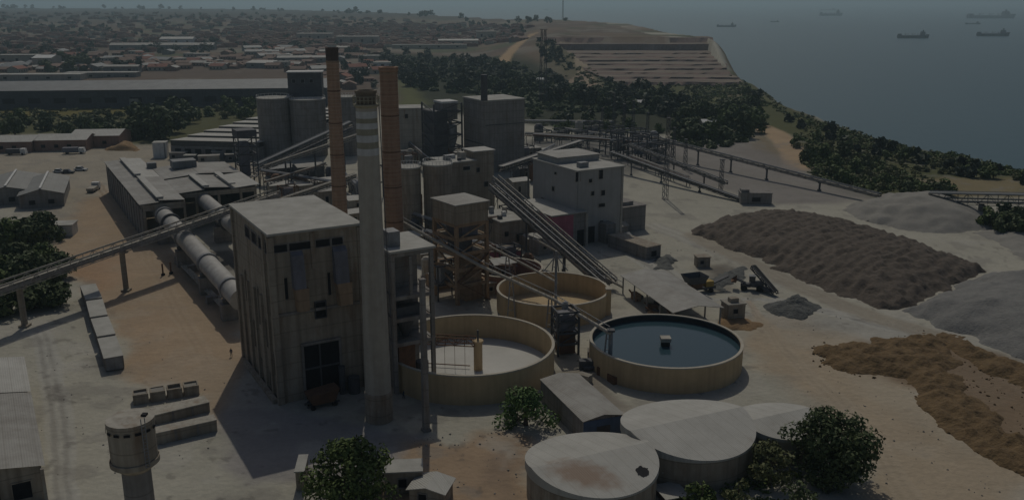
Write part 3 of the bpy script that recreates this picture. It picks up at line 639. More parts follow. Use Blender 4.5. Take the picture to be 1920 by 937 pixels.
x, y = G(799, 806); o = thing('concrete_post', 'slim tall concrete post standing on the pale yard before the round tank', 'post', (x, y, 0), AX)
b = MB(); b.add([(-.5, -.5, -.2), (.5, -.5, -.2), (.5, .5, -.2), (-.5, .5, -.2), (-.38, -.38, 26.5), (.38, -.38, 26.5), (.38, .38, 26.5), (-.38, .38, 26.5)], [(3, 2, 1, 0), (4, 5, 6, 7), (0, 1, 5, 4), (1, 2, 6, 5), (2, 3, 7, 6), (3, 0, 4, 7)]); b.build('shaft', M['conc_d'], o)
b = MB(); b.box(-.7, .7, -.7, .7, -.2, .35); b.build('footing', M['conc_d'], o); b = MB(); b.box(-.5, .5, -.5, .5, 26.5, 26.8); b.build('head', M['conc_d'], o)

# ------------------------------------------------------------------ kilns and their shed
B = Block('kiln_shed', 'long two-bay shed with dusty pale roofs over the upper kiln ends', 'shed', G(265, 382, 12), 12.2, 86, 11.6, None)
b = MB(); b.box(0, .3, 0, 86, -.2, 9.6); b.box(0, .3, 0, 86, 10.6, 11.6); b.box(.31, 12.2, 85.7, 86, -.2, 11.6)
for y in np.arange(0, 86, 6.1): b.box(-.25, -.004, y, y + .6, -.2, 11.5)
b.build('side_wall', M['conc_d'], B.o)
b = MB()
for x in (0.2, 11.7): b.box(x, x + .7, -.35, .35, -.2, 11.5)
b.box(.91, 11.69, -.3, .3, 9.6, 11.5)
for x in (17.5, 24.5, 31.5, 36.2): b.box(x, x + .8, 11.6, 12.4, -.2, 11.5)
b.box(12.9, 37, 11.5, 12.5, 10, 11.45)
b.build('columns', M['conc'], B.o)
b = MB(); b.box(12.35, 37.2, 60, 60.4, -.2, 11.5); b.box(36.8, 37.2, 12.6, 59.9, -.2, 11.5); b.build('rear_wall', M['steel_d'], B.o)
def panel(y0, y1, x0, x1, z, dz, nm='roof_panel', m='tin'):
    b = MB(); b.add([(x0, y0, z), (x1, y0, z + dz), (x1, y1, z + dz), (x0, y1, z), (x0, y0, z + .18), (x1, y0, z + dz + .18), (x1, y1, z + dz + .18), (x0, y1, z + .18)],
                    [(3, 2, 1, 0), (4, 5, 6, 7), (0, 1, 5, 4), (1, 2, 6, 5), (2, 3, 7, 6), (3, 0, 4, 7)]); b.build(nm, M[m], B.o)
panel(-.6, 42, -.7, 5.0, 11.65, .25); panel(-.6, 42, 5.01, 12.3, 12.5, -.55, m='tin'); panel(43, 86.5, -.7, 5.0, 11.5, .25); panel(43, 86.5, 5.01, 12.3, 12.35, -.55, m='tin_l')
b = MB(); b.box(4.6, 6.6, 1.5, 41, 12.75, 13.25); b.build('roof_light', M['tin_l'], B.o)
b = MB(); b.box(4.6, 6.6, 46, 84, 12.6, 13.1); b.build('roof_light', M['tin_l'], B.o)
panel(11.2, 36, 12.35, 20.5, 11.6, .5); panel(11.2, 36, 20.51, 28.8, 12.8, -.7, m='tin'); panel(11.2, 36, 28.81, 38, 11.6, .6, m='tin_l'); panel(36.6, 60.6, 12.35, 24, 11.9, .9); panel(36.6, 60.6, 24.01, 38, 12.9, -.8)
for x in (20.2, 28.5): b = MB(); b.box(x, x + 2.0, 12, 35, 12.95, 13.4); b.build('roof_light', M['tin_l'], B.o)
b = MB(); b.box(11, 14, 60, 63, 11, 14); b.build('roof_house', M['tin_d'], B.o); b = MB(); b.box(18, 26, 50, 56, 13, 15.5); b.build('roof_house', M['tin_d'], B.o)
def kiln(label, p, q, r_, tyres):
    p = Vector((*p, 8.6)); q = Vector((*q, 7.0)); o = thing('rotary_kiln', label, 'kiln', (p.x, p.y, 0), 0, 'rotary kilns'); O = Vector((p.x, p.y, 0)); p -= O; q -= O; d = q - p
    b = MB(); b.tube(p, q, r_, n=36); b.build('shell', M['kiln'], o, True)
    for t in tyres:
        c = p + d * t; dn = d.normalized(); b = MB(); b.tube(c - dn * .5, c + dn * .5, r_ + .38, n=36); b.build('riding_ring', M['steel'], o, True)
        b = MB(); b.cbox((c.x, c.y, (c.z - r_ - .9) / 2), (5.2, 2.4, c.z - r_ - .9), math.atan2(d.y, d.x) + math.pi / 2); b.build('pier', M['conc_d'], o)
        for s_ in (-1, 1):
            a = dn.cross(Vector((0, 0, 1))).normalized() * s_ * 1.5; b = MB(); rc = c + a + Vector((0, 0, -r_ - .35)); b.tube(rc - dn * .55, rc + dn * .55, .65, n=16); b.build('roller', M['steel_d'], o)
    c = p + d * (tyres[0] + .09); dn = d.normalized(); b = MB(); b.tube(c - dn * .35, c + dn * .35, r_ + .6, n=48); b.build('girth_gear', M['steel_d'], o)
    return o
k1p, k1q = G(281, 375, 8.6), G(452, 562, 7.0)
kiln('long pale rotary kiln tube running from the shed to the tall concrete building', k1p, k1q, 2.35, (.22, .47, .72, .92))
off = U * 15.0
kiln('shorter visible rotary kiln tube behind, passing under the conveyor gantry', (k1p[0] + off.x + V.x * -6, k1p[1] + off.y + V.y * -6), (k1q[0] + off.x + V.x * 20, k1q[1] + off.y + V.y * 20), 2.3, (.3, .62, .9))
o = thing('kiln_walkway', 'low pale walkway with railings along the near side of the long kiln', 'walkway', (*G(345, 505), 0), 0)
O = Vector((*G(345, 505), 0)); e = Vector((*G(428, 590), 0)) - O; n_ = e.normalized().cross(Vector((0, 0, 1)))
b = MB(); b.beam(Vector((0, 0, 1.1)), e + Vector((0, 0, 1.1)), 1.6, .25); b.build('deck', M['conc_l'], o)
b = MB()
for k in range(15):
    c = e * k / 14; b.beam(c + Vector((0, 0, -.2)), c + Vector((0, 0, 1)), .3); b.beam(c + n_ * .75 + Vector((0, 0, 1.2)), c + n_ * .75 + Vector((0, 0, 2.2)), .08)
b.beam(n_ * .75 + Vector((0, 0, 2.2)), e + n_ * .75 + Vector((0, 0, 2.2)), .08); b.build('railing', M['steel'], o)
for k, p in enumerate(((338, 492), (362, 508), (386, 548), (398, 567))):
    o = thing('drive_unit', ('grey kiln drive box beside the walkway, %s' % ('farthest from the camera', 'second from the far end', 'second from the near end', 'nearest to the camera')[k]), 'drive unit', (*G(*p), 0), AX, 'kiln drive boxes')
    b = MB(); b.box(-1.3, 1.3, -.9, .9, .3, 1.7); b.build('housing', M['conc_d'], o); b = MB(); b.box(-1.5, 1.5, -1.1, 1.1, -.1, .3); b.build('plinth', M['conc'], o); b = MB(); b.tube((1.3, 0, 1), (2.2, 0, 1), .5); b.build('motor', M['steel'], o)

# ------------------------------------------------------------------ conveyor over the yard
d_ = Vector((*G(237, 545), 0)) - Vector((*G(47, 612), 0)); L_ = d_.length; g1 = Vector((*G(47, 612), 0))
pz = lambda t: g1 + d_.normalized() * t + Vector((0, 0, 10.3 + t * .036))
A_, B_ = pz(-45), pz(88); tt = lambda t: (t + 45) / 133.0
conveyor('belt_conveyor', 'long inclined belt conveyor gantry crossing the sandy yard on two posts', A_, B_, 3.0, 1.9, (tt(-22), tt(0), tt(L_)), 'conc_l', 'conc', pw=1.0)

# ------------------------------------------------------------------ round tanks
def tank(label, x, y, r_, h, floor_z, fm, wm='tankw', name='slurry_tank', grp='open round slurry tanks'):
    o = thing(name, label, 'tank', (x, y, 0), 0, grp); n = 72
    b = MB(); b.lathe([(r_ - .45, floor_z - .6), (r_ - .45, h), (r_ - .55, h)], n, cap=False)
    b.v = b.v; b.lathe([(r_ - .44, h), (r_, h), (r_, -.4)][::-1], n, cap=False); b.build('wall', M[wm], o, True)
    b = MB(); b.lathe([(r_ - .50, h - .1), (r_ - .50, h + .12), (r_ + .05, h + .12), (r_ + .05, h - .12), (r_ - .01, h - .12)][::-1], n, cap=False); b.build('rim', M['rim'], o)
    b = MB(); b.lathe([(0.01, floor_z), (r_ - .44, floor_z)][::-1], n, cap=False); b.build('floor' if fm != 'pool' else 'water', M[fm], o)
    return o
T1 = tank('large ochre round tank with pale dried floor and a centre pier, nearest open tank', -8.2, 166.2, 16.5, 5.6, .6, 'slurry')
b = MB(); b.lathe([(.85, .5), (.85, 6.3), (1.05, 6.3), (1.05, 6.7)], 24, (1.6, -1.5)); b.build('centre_pier', M['tankw'], T1, True)
b = MB(); lattice(b, (-15.8, 1.5, 6.2), (1.0, -1.4, 6.4), 1.6, 1.5, 1.8, .12); b.build('rake_bridge', M['rust'], T1)
b = MB()
for k in range(7): x_ = -13 + k * 2.0; b.beam((x_, 1.0 - k * .3, .7), (x_, 1.0 - k * .3, 5.6), .07)
b.beam((-13.5, 1, 1.2), (0, -1, 1.2), .16); b.build('rake_arms', M['rust'], T1)
b = MB(); b.beam((1.6, -1.5, 6.7), (1.6, -1.5, 8.8), .35); b.build('drive', M['steel_d'], T1)
T2 = tank('large round tank filled to the brim with dark blue water', 30.6, 169.6, 15.1, 5.0, 3.8, 'pool')
b = MB(); b.lathe([(14.63, 3.4), (14.63, 4.98)], 72, cap=False); b.build('wall_shade', M['wall_shade'], T2, True)  # dark ring painting the shade on the inner wall above the water
b = MB(); b.box(-.8, .8, -.8, .8, 3, 4.7); b.build('centre_plinth', M['dark'], T2); b = MB(); b.box(-1.0, 1.0, -1.0, 1.0, 4.7, 5.5); b.build('plinth_top', M['conc_l'], T2)
T3 = tank('ochre round empty tank under the white pipes, behind the other two', 9.6, 203, 13.2, 5.0, .15, 'tankw')
T4 = tank('small ochre tank partly hidden behind the lattice tower', -1.0, 222, 9.0, 4.5, .4, 'redtank', 'redtank')
# launders / pipes over the tanks
def pipe(label, pts, r_, posts=(), m='conc_l', name='overhead_pipe', pm='steel'):
    p0 = Vector(pts[0]); o = thing(name, label, 'pipe', (p0.x, p0.y, 0), 0, 'overhead pipes and launders'); O = Vector((p0.x, p0.y, 0))
    b = MB()
    for a, c in zip(pts[:-1], pts[1:]): b.tube(Vector(a) - O, Vector(c) - O, r_, n=10)
    b.build('pipe_run', M[m], o, True); b = MB()
    for a, c in zip(pts[:-1], pts[1:]):
        a = Vector(a) - O + Vector((0, 0, r_ + .9)); c = Vector(c) - O + Vector((0, 0, r_ + .9)); b.beam(a, c, .12); n = int((c - a).length / 2.2) + 1
        for k in range(n + 1): e = a + (c - a) * k / n; b.beam(e - Vector((0, 0, .95)), e, .08)
    b.build('handrail', M['steel'], o)
    for t, k in posts:
        c = Vector(pts[k]) + (Vector(pts[k + 1]) - Vector(pts[k])) * t - O; b = MB()
        for s_ in (-.6, .6): b.beam((c.x + s_ * 1.6, c.y, -.2), (c.x + s_ * .5, c.y, c.z - r_), .3)
        for q in (.3, .6, .85): b.beam((c.x - .55 + .2 * q, c.y, c.z * q), (c.x + .55 - .2 * q, c.y, c.z * q), .15)
        b.build('trestle', M[pm], o)
    return o
pipe('long pale pipe sloping over the empty tank down to the water tank', [at(752, 415, 212), at(900, 498, 200), at(1036, 560, 184), at(1143, 624, 163)], .38, ((.97, 1), (.45, 1), (.98, 2)))
pipe('short pale pipe sloping from the lattice tower towards the rear empty tank', [at(905, 455, 222), at(1000, 505, 212), at(1045, 530, 205)], .32, ((.5, 0),))
pipe('pale pipe on posts just behind the red walled shed', [at(1000, 447, 236), at(1085, 495, 226), at(1168, 538, 214)], .35, ((.5, 0), (.6, 1)))
x, y = G(1143, 702); o = thing('steel_post', 'dark steel post at the left edge of the water tank carrying the pipe end', 'post', (x, y, 0)); b = MB(); b.lathe([(.42, -.2), (.42, 9.0)], 14); b.build('shaft', M['steel'], o); b = MB(); b.box(-.7, .7, -.7, .7, 9.0, 9.35); b.build('head', M['steel_d'], o)
x, y = G(1140, 590); o = thing('steel_post', 'ochre post standing right of the rear empty tank', 'post', (x, y, 0)); b = MB(); b.box(-.55, .55, -.55, .55, -.2, 6.2); b.build('shaft', M['tankw'], o); b = MB(); b.box(-.75, .75, -.75, .75, 6.2, 6.5); b.build('head', M['rim'], o)
# inclined twin conveyors from the white building's flank down to the open shed
conveyor('inclined_conveyor', 'upper of two steep dark conveyors running down past the red walled shed', at(928, 335, 262), at(1150, 528, 217), 2.0, 1.7, (.3, .62, .9), 'steel', 'steel_d', pw=.5, group='steep twin conveyors')
conveyor('inclined_conveyor', 'lower of two steep dark conveyors running down past the red walled shed', at(922, 350, 255), at(1128, 530, 212), 1.8, 1.6, (.35, .7), 'steel_d', 'steel_d', pw=.5, group='steep twin conveyors')

# ------------------------------------------------------------------ towers, silos and buildings behind
B = Block('lattice_tower', 'tall narrow open tower with a roofed top room, left of the rear tanks', 'tower', G(858, 572), 8.5, 9.8, 24.2, None, rz=math.radians(36))
b = MB(); frame(b, 8.5, 9.8, -.2, 19.6, (4.5, 8.5, 12.3, 16, 19.4), .8, True); b.build('frame', M['brickw'], B.o)
b = MB(); b.box(-.3, 8.8, -.3, 10.1, 19.65, 24.2); b.build('top_room', M['conc'], B.o); B.flat(M['tin'], .3, .7)
b = MB(); b.box(3.0, 7.6, .9, 6, -.2, 12); b.build('core_shaft', M['brickw'], B.o)
b = MB(); b.box(.42, 8.1, .42, 9.3, 15.8, 16.2); b.box(.42, 8.1, .42, 9.3, 12.1, 12.5); b.build('floor_slab', M['conc'], B.o)
b = MB(); b.box(1.2, 5, .9, 6, 12.6, 15.2); b.build('machine', M['steel_d'], B.o); b = MB(); b.box(2.2, 6.6, .9, 8, 16.3, 18.6); b.build('machine', M['duct'], B.o)
B.win('L', 1.0, 8.5, 21, 23.2, frame='conc'); 
b = MB(); b.beam((8.9, -.9, 0), (-.3, -.9, 6), .7, .15); b.beam((-.3, -.9, 6), (8.9, -.9, 12), .7, .15); b.build('stair', M['rust'], B.o)

def silo(label, px, base, tp, rad, m='conc', group=None, extra=True):
    x, y = G(px, base); h = top(x, y, tp); o = thing('silo', label, 'silo', (x, y, 0), 0, group)
    b = MB(); b.lathe([(rad, -.3), (rad, h)], 40, cap=False); b.build('shell', M[m], o, True)
    b = MB(); b.lathe([(rad + .25, h), (rad + .25, h + .4), (.3, h + .9)], 40); b.build('roof', M['roof'], o, True)
    b = MB()
    for i in range(24):
        a = 2 * math.pi * i / 24; a2 = 2 * math.pi * (i + 1) / 24; b.beam((rad * math.cos(a), rad * math.sin(a), h + .3), (rad * math.cos(a), rad * math.sin(a), h + 1.5), .1); b.beam((rad * math.cos(a), rad * math.sin(a), h + 1.5), (rad * math.cos(a2), rad * math.sin(a2), h + 1.5), .1)
    b.build('railing', M['white'], o); return o, x, y, h
silo('brownish concrete silo right beside the thick brick chimney', 770, 442, 314, 3.6, 'conc', 'middle silo pair')
silo('brownish concrete silo between its twin and the square silo block', 823, 440, 308, 4.4, 'conc', 'middle silo pair')
B = Block('silo_block', 'square brown concrete silo block with cluttered pale roof beside the twin silos', 'silo block', G(838, 430), 10.5, 11, 21, M['conc'])
B.flat(M['roof'], .4, .3)
for k, (x, y, w_, d_2, h_) in enumerate(((1, 2, 2, 2, 1.8), (4, 6, 2.4, 1.5, 1.2), (7, 3, 1.6, 3, 2.2), (5, 1, 1, 1, .9))): B.boxpart('roof_machine', M[('steel', 'white', 'conc_l', 'steel_d')[k]], x, x + w_, y, y + d_2, 21.36, 21.36 + h_)
B.win('F', 6, 8.5, 18.4, 19.6, frame='conc_l')
B = Block('stair_tower', 'square grey brown tower with a pale roof right of the silo block', 'tower', G(890, 420), 7.2, 7, 23.5, M['conc'])
B.flat(M['tin_l'], .35, .5); B.win('F', 3.6, 5.0, 12, 13.6); B.win('F', 1, 2, 17, 18.4); B.win('L', 2, 4, 14, 16)
x, y = G(870, 400); z_ = top(x, y, 338); o = thing('white_vessel', 'small white round vessel on the silo block edge', 'vessel', (x, y - 3, 0)); b = MB(); b.lathe([(1.2, z_ - 4), (1.3, z_ - .6), (.9, z_), (.3, z_ + .3)], 16); b.build('body', M['white'], o, True); b = MB(); b.lathe([(.4, -.2), (.4, z_ - 4)], 10); b.build('leg', M['steel'], o)

# far left silo group with its head house
silo('wide grey silo at the left of the dark silo group', 519, 292, 184, 7.4, 'conc_d', 'dark silo group')
silo('dark grey silo under the head house behind the slender chimney', 582, 291, 186, 8.2, 'conc_d', 'dark silo group')
silo('dark grey silo hidden half behind the slender brick chimney', 655, 290, 182, 5.0, 'conc_d', 'dark silo group')
x, y = G(548, 289); hh = top(x, y, 137); B = Block('head_house', 'dark block house with a thin white roof edge on top of the dark silos', 'building', (x, y), 15.5, 9, 12.6, M['steel_d'], rz=math.radians(6), z=hh - 12.6)
B.flat(M['white'], .5, .5)
for a in (2, 6, 10): B.win('F', a, a + 1.6, 8, 9.6, frame='steel')
# dark tall building with its own stack
x, y = G(909, 326); h = top(x, y, 191); B = Block('dark_mill_building', 'tall dark windowless building with pale roof and one thin stack', 'building', (x, y), 19.3, 19, h, M['conc_d'])
B.flat(M['roof'], .5, .3); b = MB(); b.lathe([(1.45, h + .5), (1.35, h + 11)], 20); b.build('stack', M['steel_d'], B.o, True); B.boxpart('band_course', M['steel_d'], -.15, -.004, .5, 18.5, 12, 12.5)
B.boxpart('band_course', M['steel_d'], .5, 18.8, -.15, -.004, 20, 20.4)
x, y = G(816, 322); h = top(x, y, 196); B = Block('preheater_tower', 'dark clad tower with a white topped cabin left of the dark windowless building', 'tower', (x, y), 13, 12, h, None)
b = MB(); frame(b, 13, 12, -.2, h, (5, 10, 15, 20, 25), .6, True); b.build('frame', M['steel_d'], B.o); b = MB(); b.box(.4, 6.5, .4, 11.6, 0, h - 3); b.build('cladding', M['steel_d'], B.o)
b = MB(); b.box(4.5, 11.5, 1, 9, h - 7, h); b.build('cabin', M['conc_d'], B.o); b = MB(); b.box(4.2, 11.8, .7, 9.3, h, h + .8); b.build('cabin_roof', M['white'], B.o)
b = MB(); b.lathe([(1.0, 8), (2.4, 13), (2.4, 19)], 18, (9.5, 3)); b.build('cyclone', M['steel'], B.o); b = MB(); b.beam((9.5, 3, 19), (6.5, 3, 25), 1.2); b.build('gas_duct', M['steel'], B.o)
x, y = G(750, 300); h = top(x, y, 205); B = Block('pale_block_building', 'pale grey windowless block with one dark hatch between thick chimney and dark tower', 'building', (x, y), 12, 14, h, M['conc_l'], rz=math.radians(12))
B.flat(M['roof'], .4, .2); B.winpx('F', (759, 214, 765, 222), frame='conc_l')
B = Block('cream_hut', 'small cream hut on the yard in front of the pale grey block', 'hut', G(782, 268), 6.5, 6, 5.5, M['cream']); B.flat(M['roof'], .3, .3); B.win('F', 2, 3.2, 2, 3.4)
# white four storey mill building and its wings
B = Block('pale_mill_building', 'pale grey four storey industrial building with scattered small dark windows', 'building', G(1080, 459), 16.8, 25, 22, M['mill'])
B.flat(M['roof'], .4, .4)
for r in ((1079, 323, 1088, 340), (1123, 319, 1130, 335), (1104, 336, 1110, 342), (1108, 359, 1114, 366), (1127, 357, 1134, 366), (1122, 382, 1134, 387), (1124, 414, 1130, 420)): B.winpx('F', r, frame='conc_l')
for r in ((1035, 349, 1040, 359), (1040, 322, 1044, 328), (1015, 370, 1020, 380)): B.winpx('L', r, frame='conc_l')
b = MB(); b.box(1, 16, 12, 24, 22.42, 24.0); b.build('penthouse', M['mill'], B.o); b = MB(); b.box(.6, 16.4, 11.6, 24.4, 24.01, 24.35); b.build('penthouse_roof', M['tin'], B.o)
b = MB(); b.box(3, 6, 3, 5, 22.42, 23.9); b.build('roof_machine', M['steel'], B.o)
b = MB(); b.box(.3, .9, -.2, -.004, 0, 21.9); b.build('pilaster', M['mill'], B.o); b = MB(); b.box(15.9, 16.5, -.2, -.004, 0, 21.9); b.build('pilaster', M['conc_l'], B.o)
b = MB(); b.box(8, 11.5, -4, -.02, 0, 6); b.build('porch', M['conc_d'], B.o); b = MB(); b.box(4.2, 6.6, -.1, -.006, 0, 5); b.build('door', M['dark'], B.o)
B = Block('grey_annex', 'plain grey annex block at the right foot of the pale mill building', 'annex', G(1164, 437), 9.5, 12, 7.8, M['conc_d']); B.flat(M['conc_d'], .3, .1); B.boxpart('roof_hood', M['conc_d'], 2, 6, 2, 6, 8.11, 9.2)
xw, yw = G(1035, 404, 10.5); B = Block('red_wall_shed', 'low shed with a maroon end wall and dusty pale roof against the pale mill building', 'shed', (xw, yw), 11.5, 22, 10.2, M['conc_d'])
B.flat(M['tin_l'], .3, .5); B.boxpart('maroon_panel', M['maroon'], .1, 7.4, -.06, -.004, 2.5, 9.9); B.boxpart('maroon_side', M['maroon'], -.06, -.004, .2, 12, 5.5, 9.9); b = MB(); b.box(8.8, 11.2, -.08, -.004, 0, 5); b.build('gate', M['dark'], B.o)
B.boxpart('column', M['conc_l'], 11.55, 12.3, -.6, .2, 0, 9.9)
xw, yw = G(940, 416, 8.5); B = Block('brown_pump_house', 'low brown block with littered pale roof left of the steep conveyors', 'building', (xw, yw), 9, 15, 8.2, M['conc']); B.flat(M['roof'], .3, .3)
for k, (a, c) in enumerate(((1, 3), (4, 6), (6.5, 10), (2.5, 11))): B.boxpart('roof_machine', M[('steel_d', 'white', 'conc_l', 'steel')[k]], a, a + 1.1, c, c + 1.3, 8.52, 9.5 + .3 * k)
B.win('F', 5, 7.4, 2, 4.2, frame='conc'); B.win('F', 1, 2.4, 4, 5.4, frame='conc')
xw, yw = G(915, 501); B = Block('maroon_bund', 'low dark maroon walled block behind the rear empty tank', 'wall block', (xw, yw), 9.5, 6, 4.2, M['maroon'], rz=math.radians(10)); B.flat(M['conc'], .25, .15)
# saw tooth hall
x0, y0 = G(322, 296); hall = thing('saw_tooth_hall', 'wide hall with rows of pale saw tooth roofs at the rear left of the plant', 'hall', (x0, y0, 0), math.radians(-9))
b = MB(); b.box(0, 43, 0, 144, -.3, 5.6); b.build('wall', M['conc_d'], hall)
for k in range(9):
    ya = k * 16.0; b = MB(); b.add([(-.3, ya, 8.25), (43.3, ya, 8.25), (43.3, ya + 15.6, 7.35), (-.3, ya + 15.6, 7.35), (-.3, ya + .3, 8.05), (43.3, ya + .3, 8.05), (43.3, ya + 15.6, 7.15), (-.3, ya + 15.6, 7.15)], [(0, 1, 2, 3), (7, 6, 5, 4), (0, 4, 5, 1), (1, 5, 6, 2), (2, 6, 7, 3), (3, 7, 4, 0)]); b.build('saw_tooth', M['tin_l'], hall)
    b = MB(); b.box(0, 43, ya + .32, ya + .5, 5.7, 8.0); b.build('clerestory', M['glass'], hall)
for k in range(8): b = MB(); b.box(2 + 5 * k, 5 + 5 * k, -.1, -.005, 2, 4.4); b.build('window', M['dark'], hall)
# long grey hall behind
x0, y0 = G(-60, 206); B = Block('long_storage_hall', 'very long dark grey storage hall with sheet roof across the far left', 'hall', (x0, y0), 236, 46, 12.0, M['steel_d'], rz=math.radians(6.5)); B.pitched(M['tin_d'], 4.6, .5, 'x')
for k in range(14): B.win('F', 6 + 16.4 * k, 14 + 16.4 * k, 3.5, 7, frame='steel_d')
B.boxpart('pale_door', M['conc_l'], 104, 110, -.1, -.004, 0, 6)
# steel bucket elevator tower
x, y = G(455, 372); h = top(x, y, 258); B = Block('elevator_tower', 'dark blue grey steel bucket elevator tower at the right end of the kiln shed', 'tower', (x, y), 6.5, 7, h, None)
b = MB(); frame(b, 6.5, 7, -.2, h, (4, 8, 12, 16, 19), .4, True); b.build('frame', M['steel_d'], B.o); b = MB(); b.box(1, 4, 1, 5, 0, h - 2); b.build('casing', M['duct'], B.o); b = MB(); b.box(-.3, 6.8, -.3, 7.3, h, h + 2.4); b.build('head', M['steel_d'], B.o)
b = MB(); b.box(1, 6, -2.5, -.3, 8, 8.2); b.build('platform', M['conc_l'], B.o)
# conveyors around the far silos
conveyor('belt_conveyor', 'dark conveyor rising along the foot of the dark silo group', at(478, 318, 352), at(660, 235, 372), 3.6, 3.2, (.3, .6), 'steel_d', 'steel_d', 'tin_d', pw=.6)
conveyor('belt_conveyor', 'thin pale conveyor rising to the right in front of the dark silos', at(497, 314, 335), at(680, 252, 350), 1.6, 1.4, (.25, .5, .8), 'conc_l', 'steel_d', 'conc_l', pw=.5)
conveyor('belt_conveyor', 'low pale conveyor linking the elevator tower to the chimneys', at(482, 392, 265), at(668, 330, 280), 1.6, 1.4, (.2, .5, .8), 'conc_l', 'steel_d', 'conc_l', pw=.5)
conveyor('belt_conveyor', 'dark conveyor descending to the right beside the dark mill building', at(940, 318, 300), at(1090, 268, 360), 2.2, 2, (.3, .7), 'steel_d', 'steel_d', 'tin', pw=.6)
# right hand conveyors towards the coast
conveyor('belt_conveyor', 'dark ground conveyor sloping down across the pale yard right of the mill building', at(1145, 287, 385), at(1398, 378, 318), 1.5, 1.2, (.18, .42, .7), 'steel_d', 'steel_d', 'steel_d', pw=.5)
conveyor('belt_conveyor', 'long far conveyor on trestles running right towards the gravel mound', at(1200, 252, 430), at(1650, 367, 318), 1.4, 1.3, (.12, .3, .45, .6, .8), 'steel_d', 'steel_d', None, pw=.6)
conveyor('belt_conveyor', 'thin conveyor between the two long ones on the pale slope', at(1180, 272, 400), at(1362, 343, 338), 1.4, 1.2, (.2, .5, .8), 'steel_d', 'steel_d', None, pw=.5)
conveyor('conveyor_bridge', 'dark heavy conveyor bridge on a pillar at the right edge above the bushes', at(1742, 371, 306), at(1990, 377, 286), 3.4, 3.6, (.42, .95), 'steel_d', 'conc_d', 'tin_d', pw=1.4)
B = Block('grey_pump_shed', 'long low grey shed where the dark ground conveyor ends', 'shed', G(1388, 383), 11, 5, 4.0, M['conc_d'], rz=math.radians(-4)); B.flat(M['conc_d'], .25, .2); B.boxpart('raised_end', M['conc_d'], .2, 3, .5, 4.5, 4.26, 5.2); B.win('F', 4, 7, 1, 2.6)
# pylons, trestles and pipe racks in the dusty middle ground
def lattice_mast(label, base, tp, w0, w1, m='steel_d', name='lattice_mast', Y=None, grp=None):
    x, y = G(*base) if Y is None else Y; h = top(x, y, tp); o = thing(name, label, 'mast', (x, y, 0 if Y is None else hz(x, y)), .3, grp); h -= o.location.z; b = MB(); n = max(4, int(h / (w0 * 1.3)))
    for i in (-1, 1):
        for j in (-1, 1): b.beam((i * w0 / 2, j * w0 / 2, -.3), (i * w1 / 2, j * w1 / 2, h), max(.14, w0 * .07))
    for k in range(n):
        z0, z1 = h * k / n, h * (k + 1) / n; a0 = w0 + (w1 - w0) * k / n; a1 = w0 + (w1 - w0) * (k + 1) / n
        for s_ in (-1, 1):
            b.beam((-a0 / 2, s_ * a0 / 2, z0), (a1 / 2, s_ * a1 / 2, z1), max(.1, w0 * .04)); b.beam((s_ * a0 / 2, -a0 / 2, z0), (s_ * a1 / 2, a1 / 2, z1), max(.1, w0 * .04))
    b.build('lattice', M[m], o); b = MB(); b.cbox((0, 0, h + .15), (w1 * 1.6, w1 * 1.6, .3)); b.build('head_frame', M[m], o); b = MB(); b.cbox((0, 0, -.1), (w0 * 1.2, w0 * 1.2, .5)); b.build('footing', M['conc_d'], o); return o
lattice_mast('tall dark lattice mast rising from the trees left of the terraced quarry', (1018, 196), 56, 4.6, 2.6)
lattice_mast('thin lattice post on the pale yard right of the pale mill building', (1247, 374), 222, 1.6, .9)
lattice_mast('thin post under the long far conveyor with its foot in pale dust', (1351, 360), 300, 1.2, 1.0)
lattice_mast('very thin antenna mast standing on the far skyline', None, 1, 5.0, 2.2, Y=(139, 2560), name='antenna_mast')
for px, py, tp in ((1150, 258, 176), (1168, 282, 196), (1186, 262, 190), (1212, 292, 212), (1262, 300, 240), (1284, 318, 262), (1128, 270, 204)):
    lattice_mast('slim dark steel pylon standing in the dusty pipe racks behind the pale mill building', (px, py), tp, 1.5, .8, grp='slim pylons in the dust')
RG = random.Random(5)
k = 0
for (px, py, hpx, wm) in ((1012, 268, 22, 9), (1048, 262, 20, 8), (1082, 276, 30, 8), (1108, 262, 34, 7), (1135, 290, 44, 8), (1158, 300, 52, 7), (1178, 302, 42, 8), (1196, 306, 50, 6), (1216, 298, 46, 7), (1232, 306, 36, 6), (1150, 262, 24, 9), (1190, 268, 26, 8), (1068, 292, 16, 8), (1100, 300, 18, 8)):
    x, y = G(px, py); h = top(x, y, py - hpx); o = thing('pipe_rack', 'dark steel pipe rack frame in the dusty ground behind the pale mill building', 'pipe rack', (x, y, 0), AX + RG.uniform(-.1, .1), 'pipe racks in the dust')
    b = MB(); frame(b, wm * .8, 4.5, -.2, h, [h * q for q in (.33, .66, .98)], .42, True); b.build('frame', M['steel_d'], o)
    b = MB()
    b.tube((-3, 1 + k % 2, h * .66 + .5), (wm * .8 + 4, 1 + k % 2, h * .66 + .5), .4, n=8); b.build('pipe', M['steel' if k % 3 else 'conc_l'], o, True)
    if k % 2: b = MB(); b.box(.4, wm * .8 - .4, .4, 4, h * .3, h * .62); b.build('vessel_box', M['conc_d' if k % 4 == 1 else 'duct'], o)
    k += 1

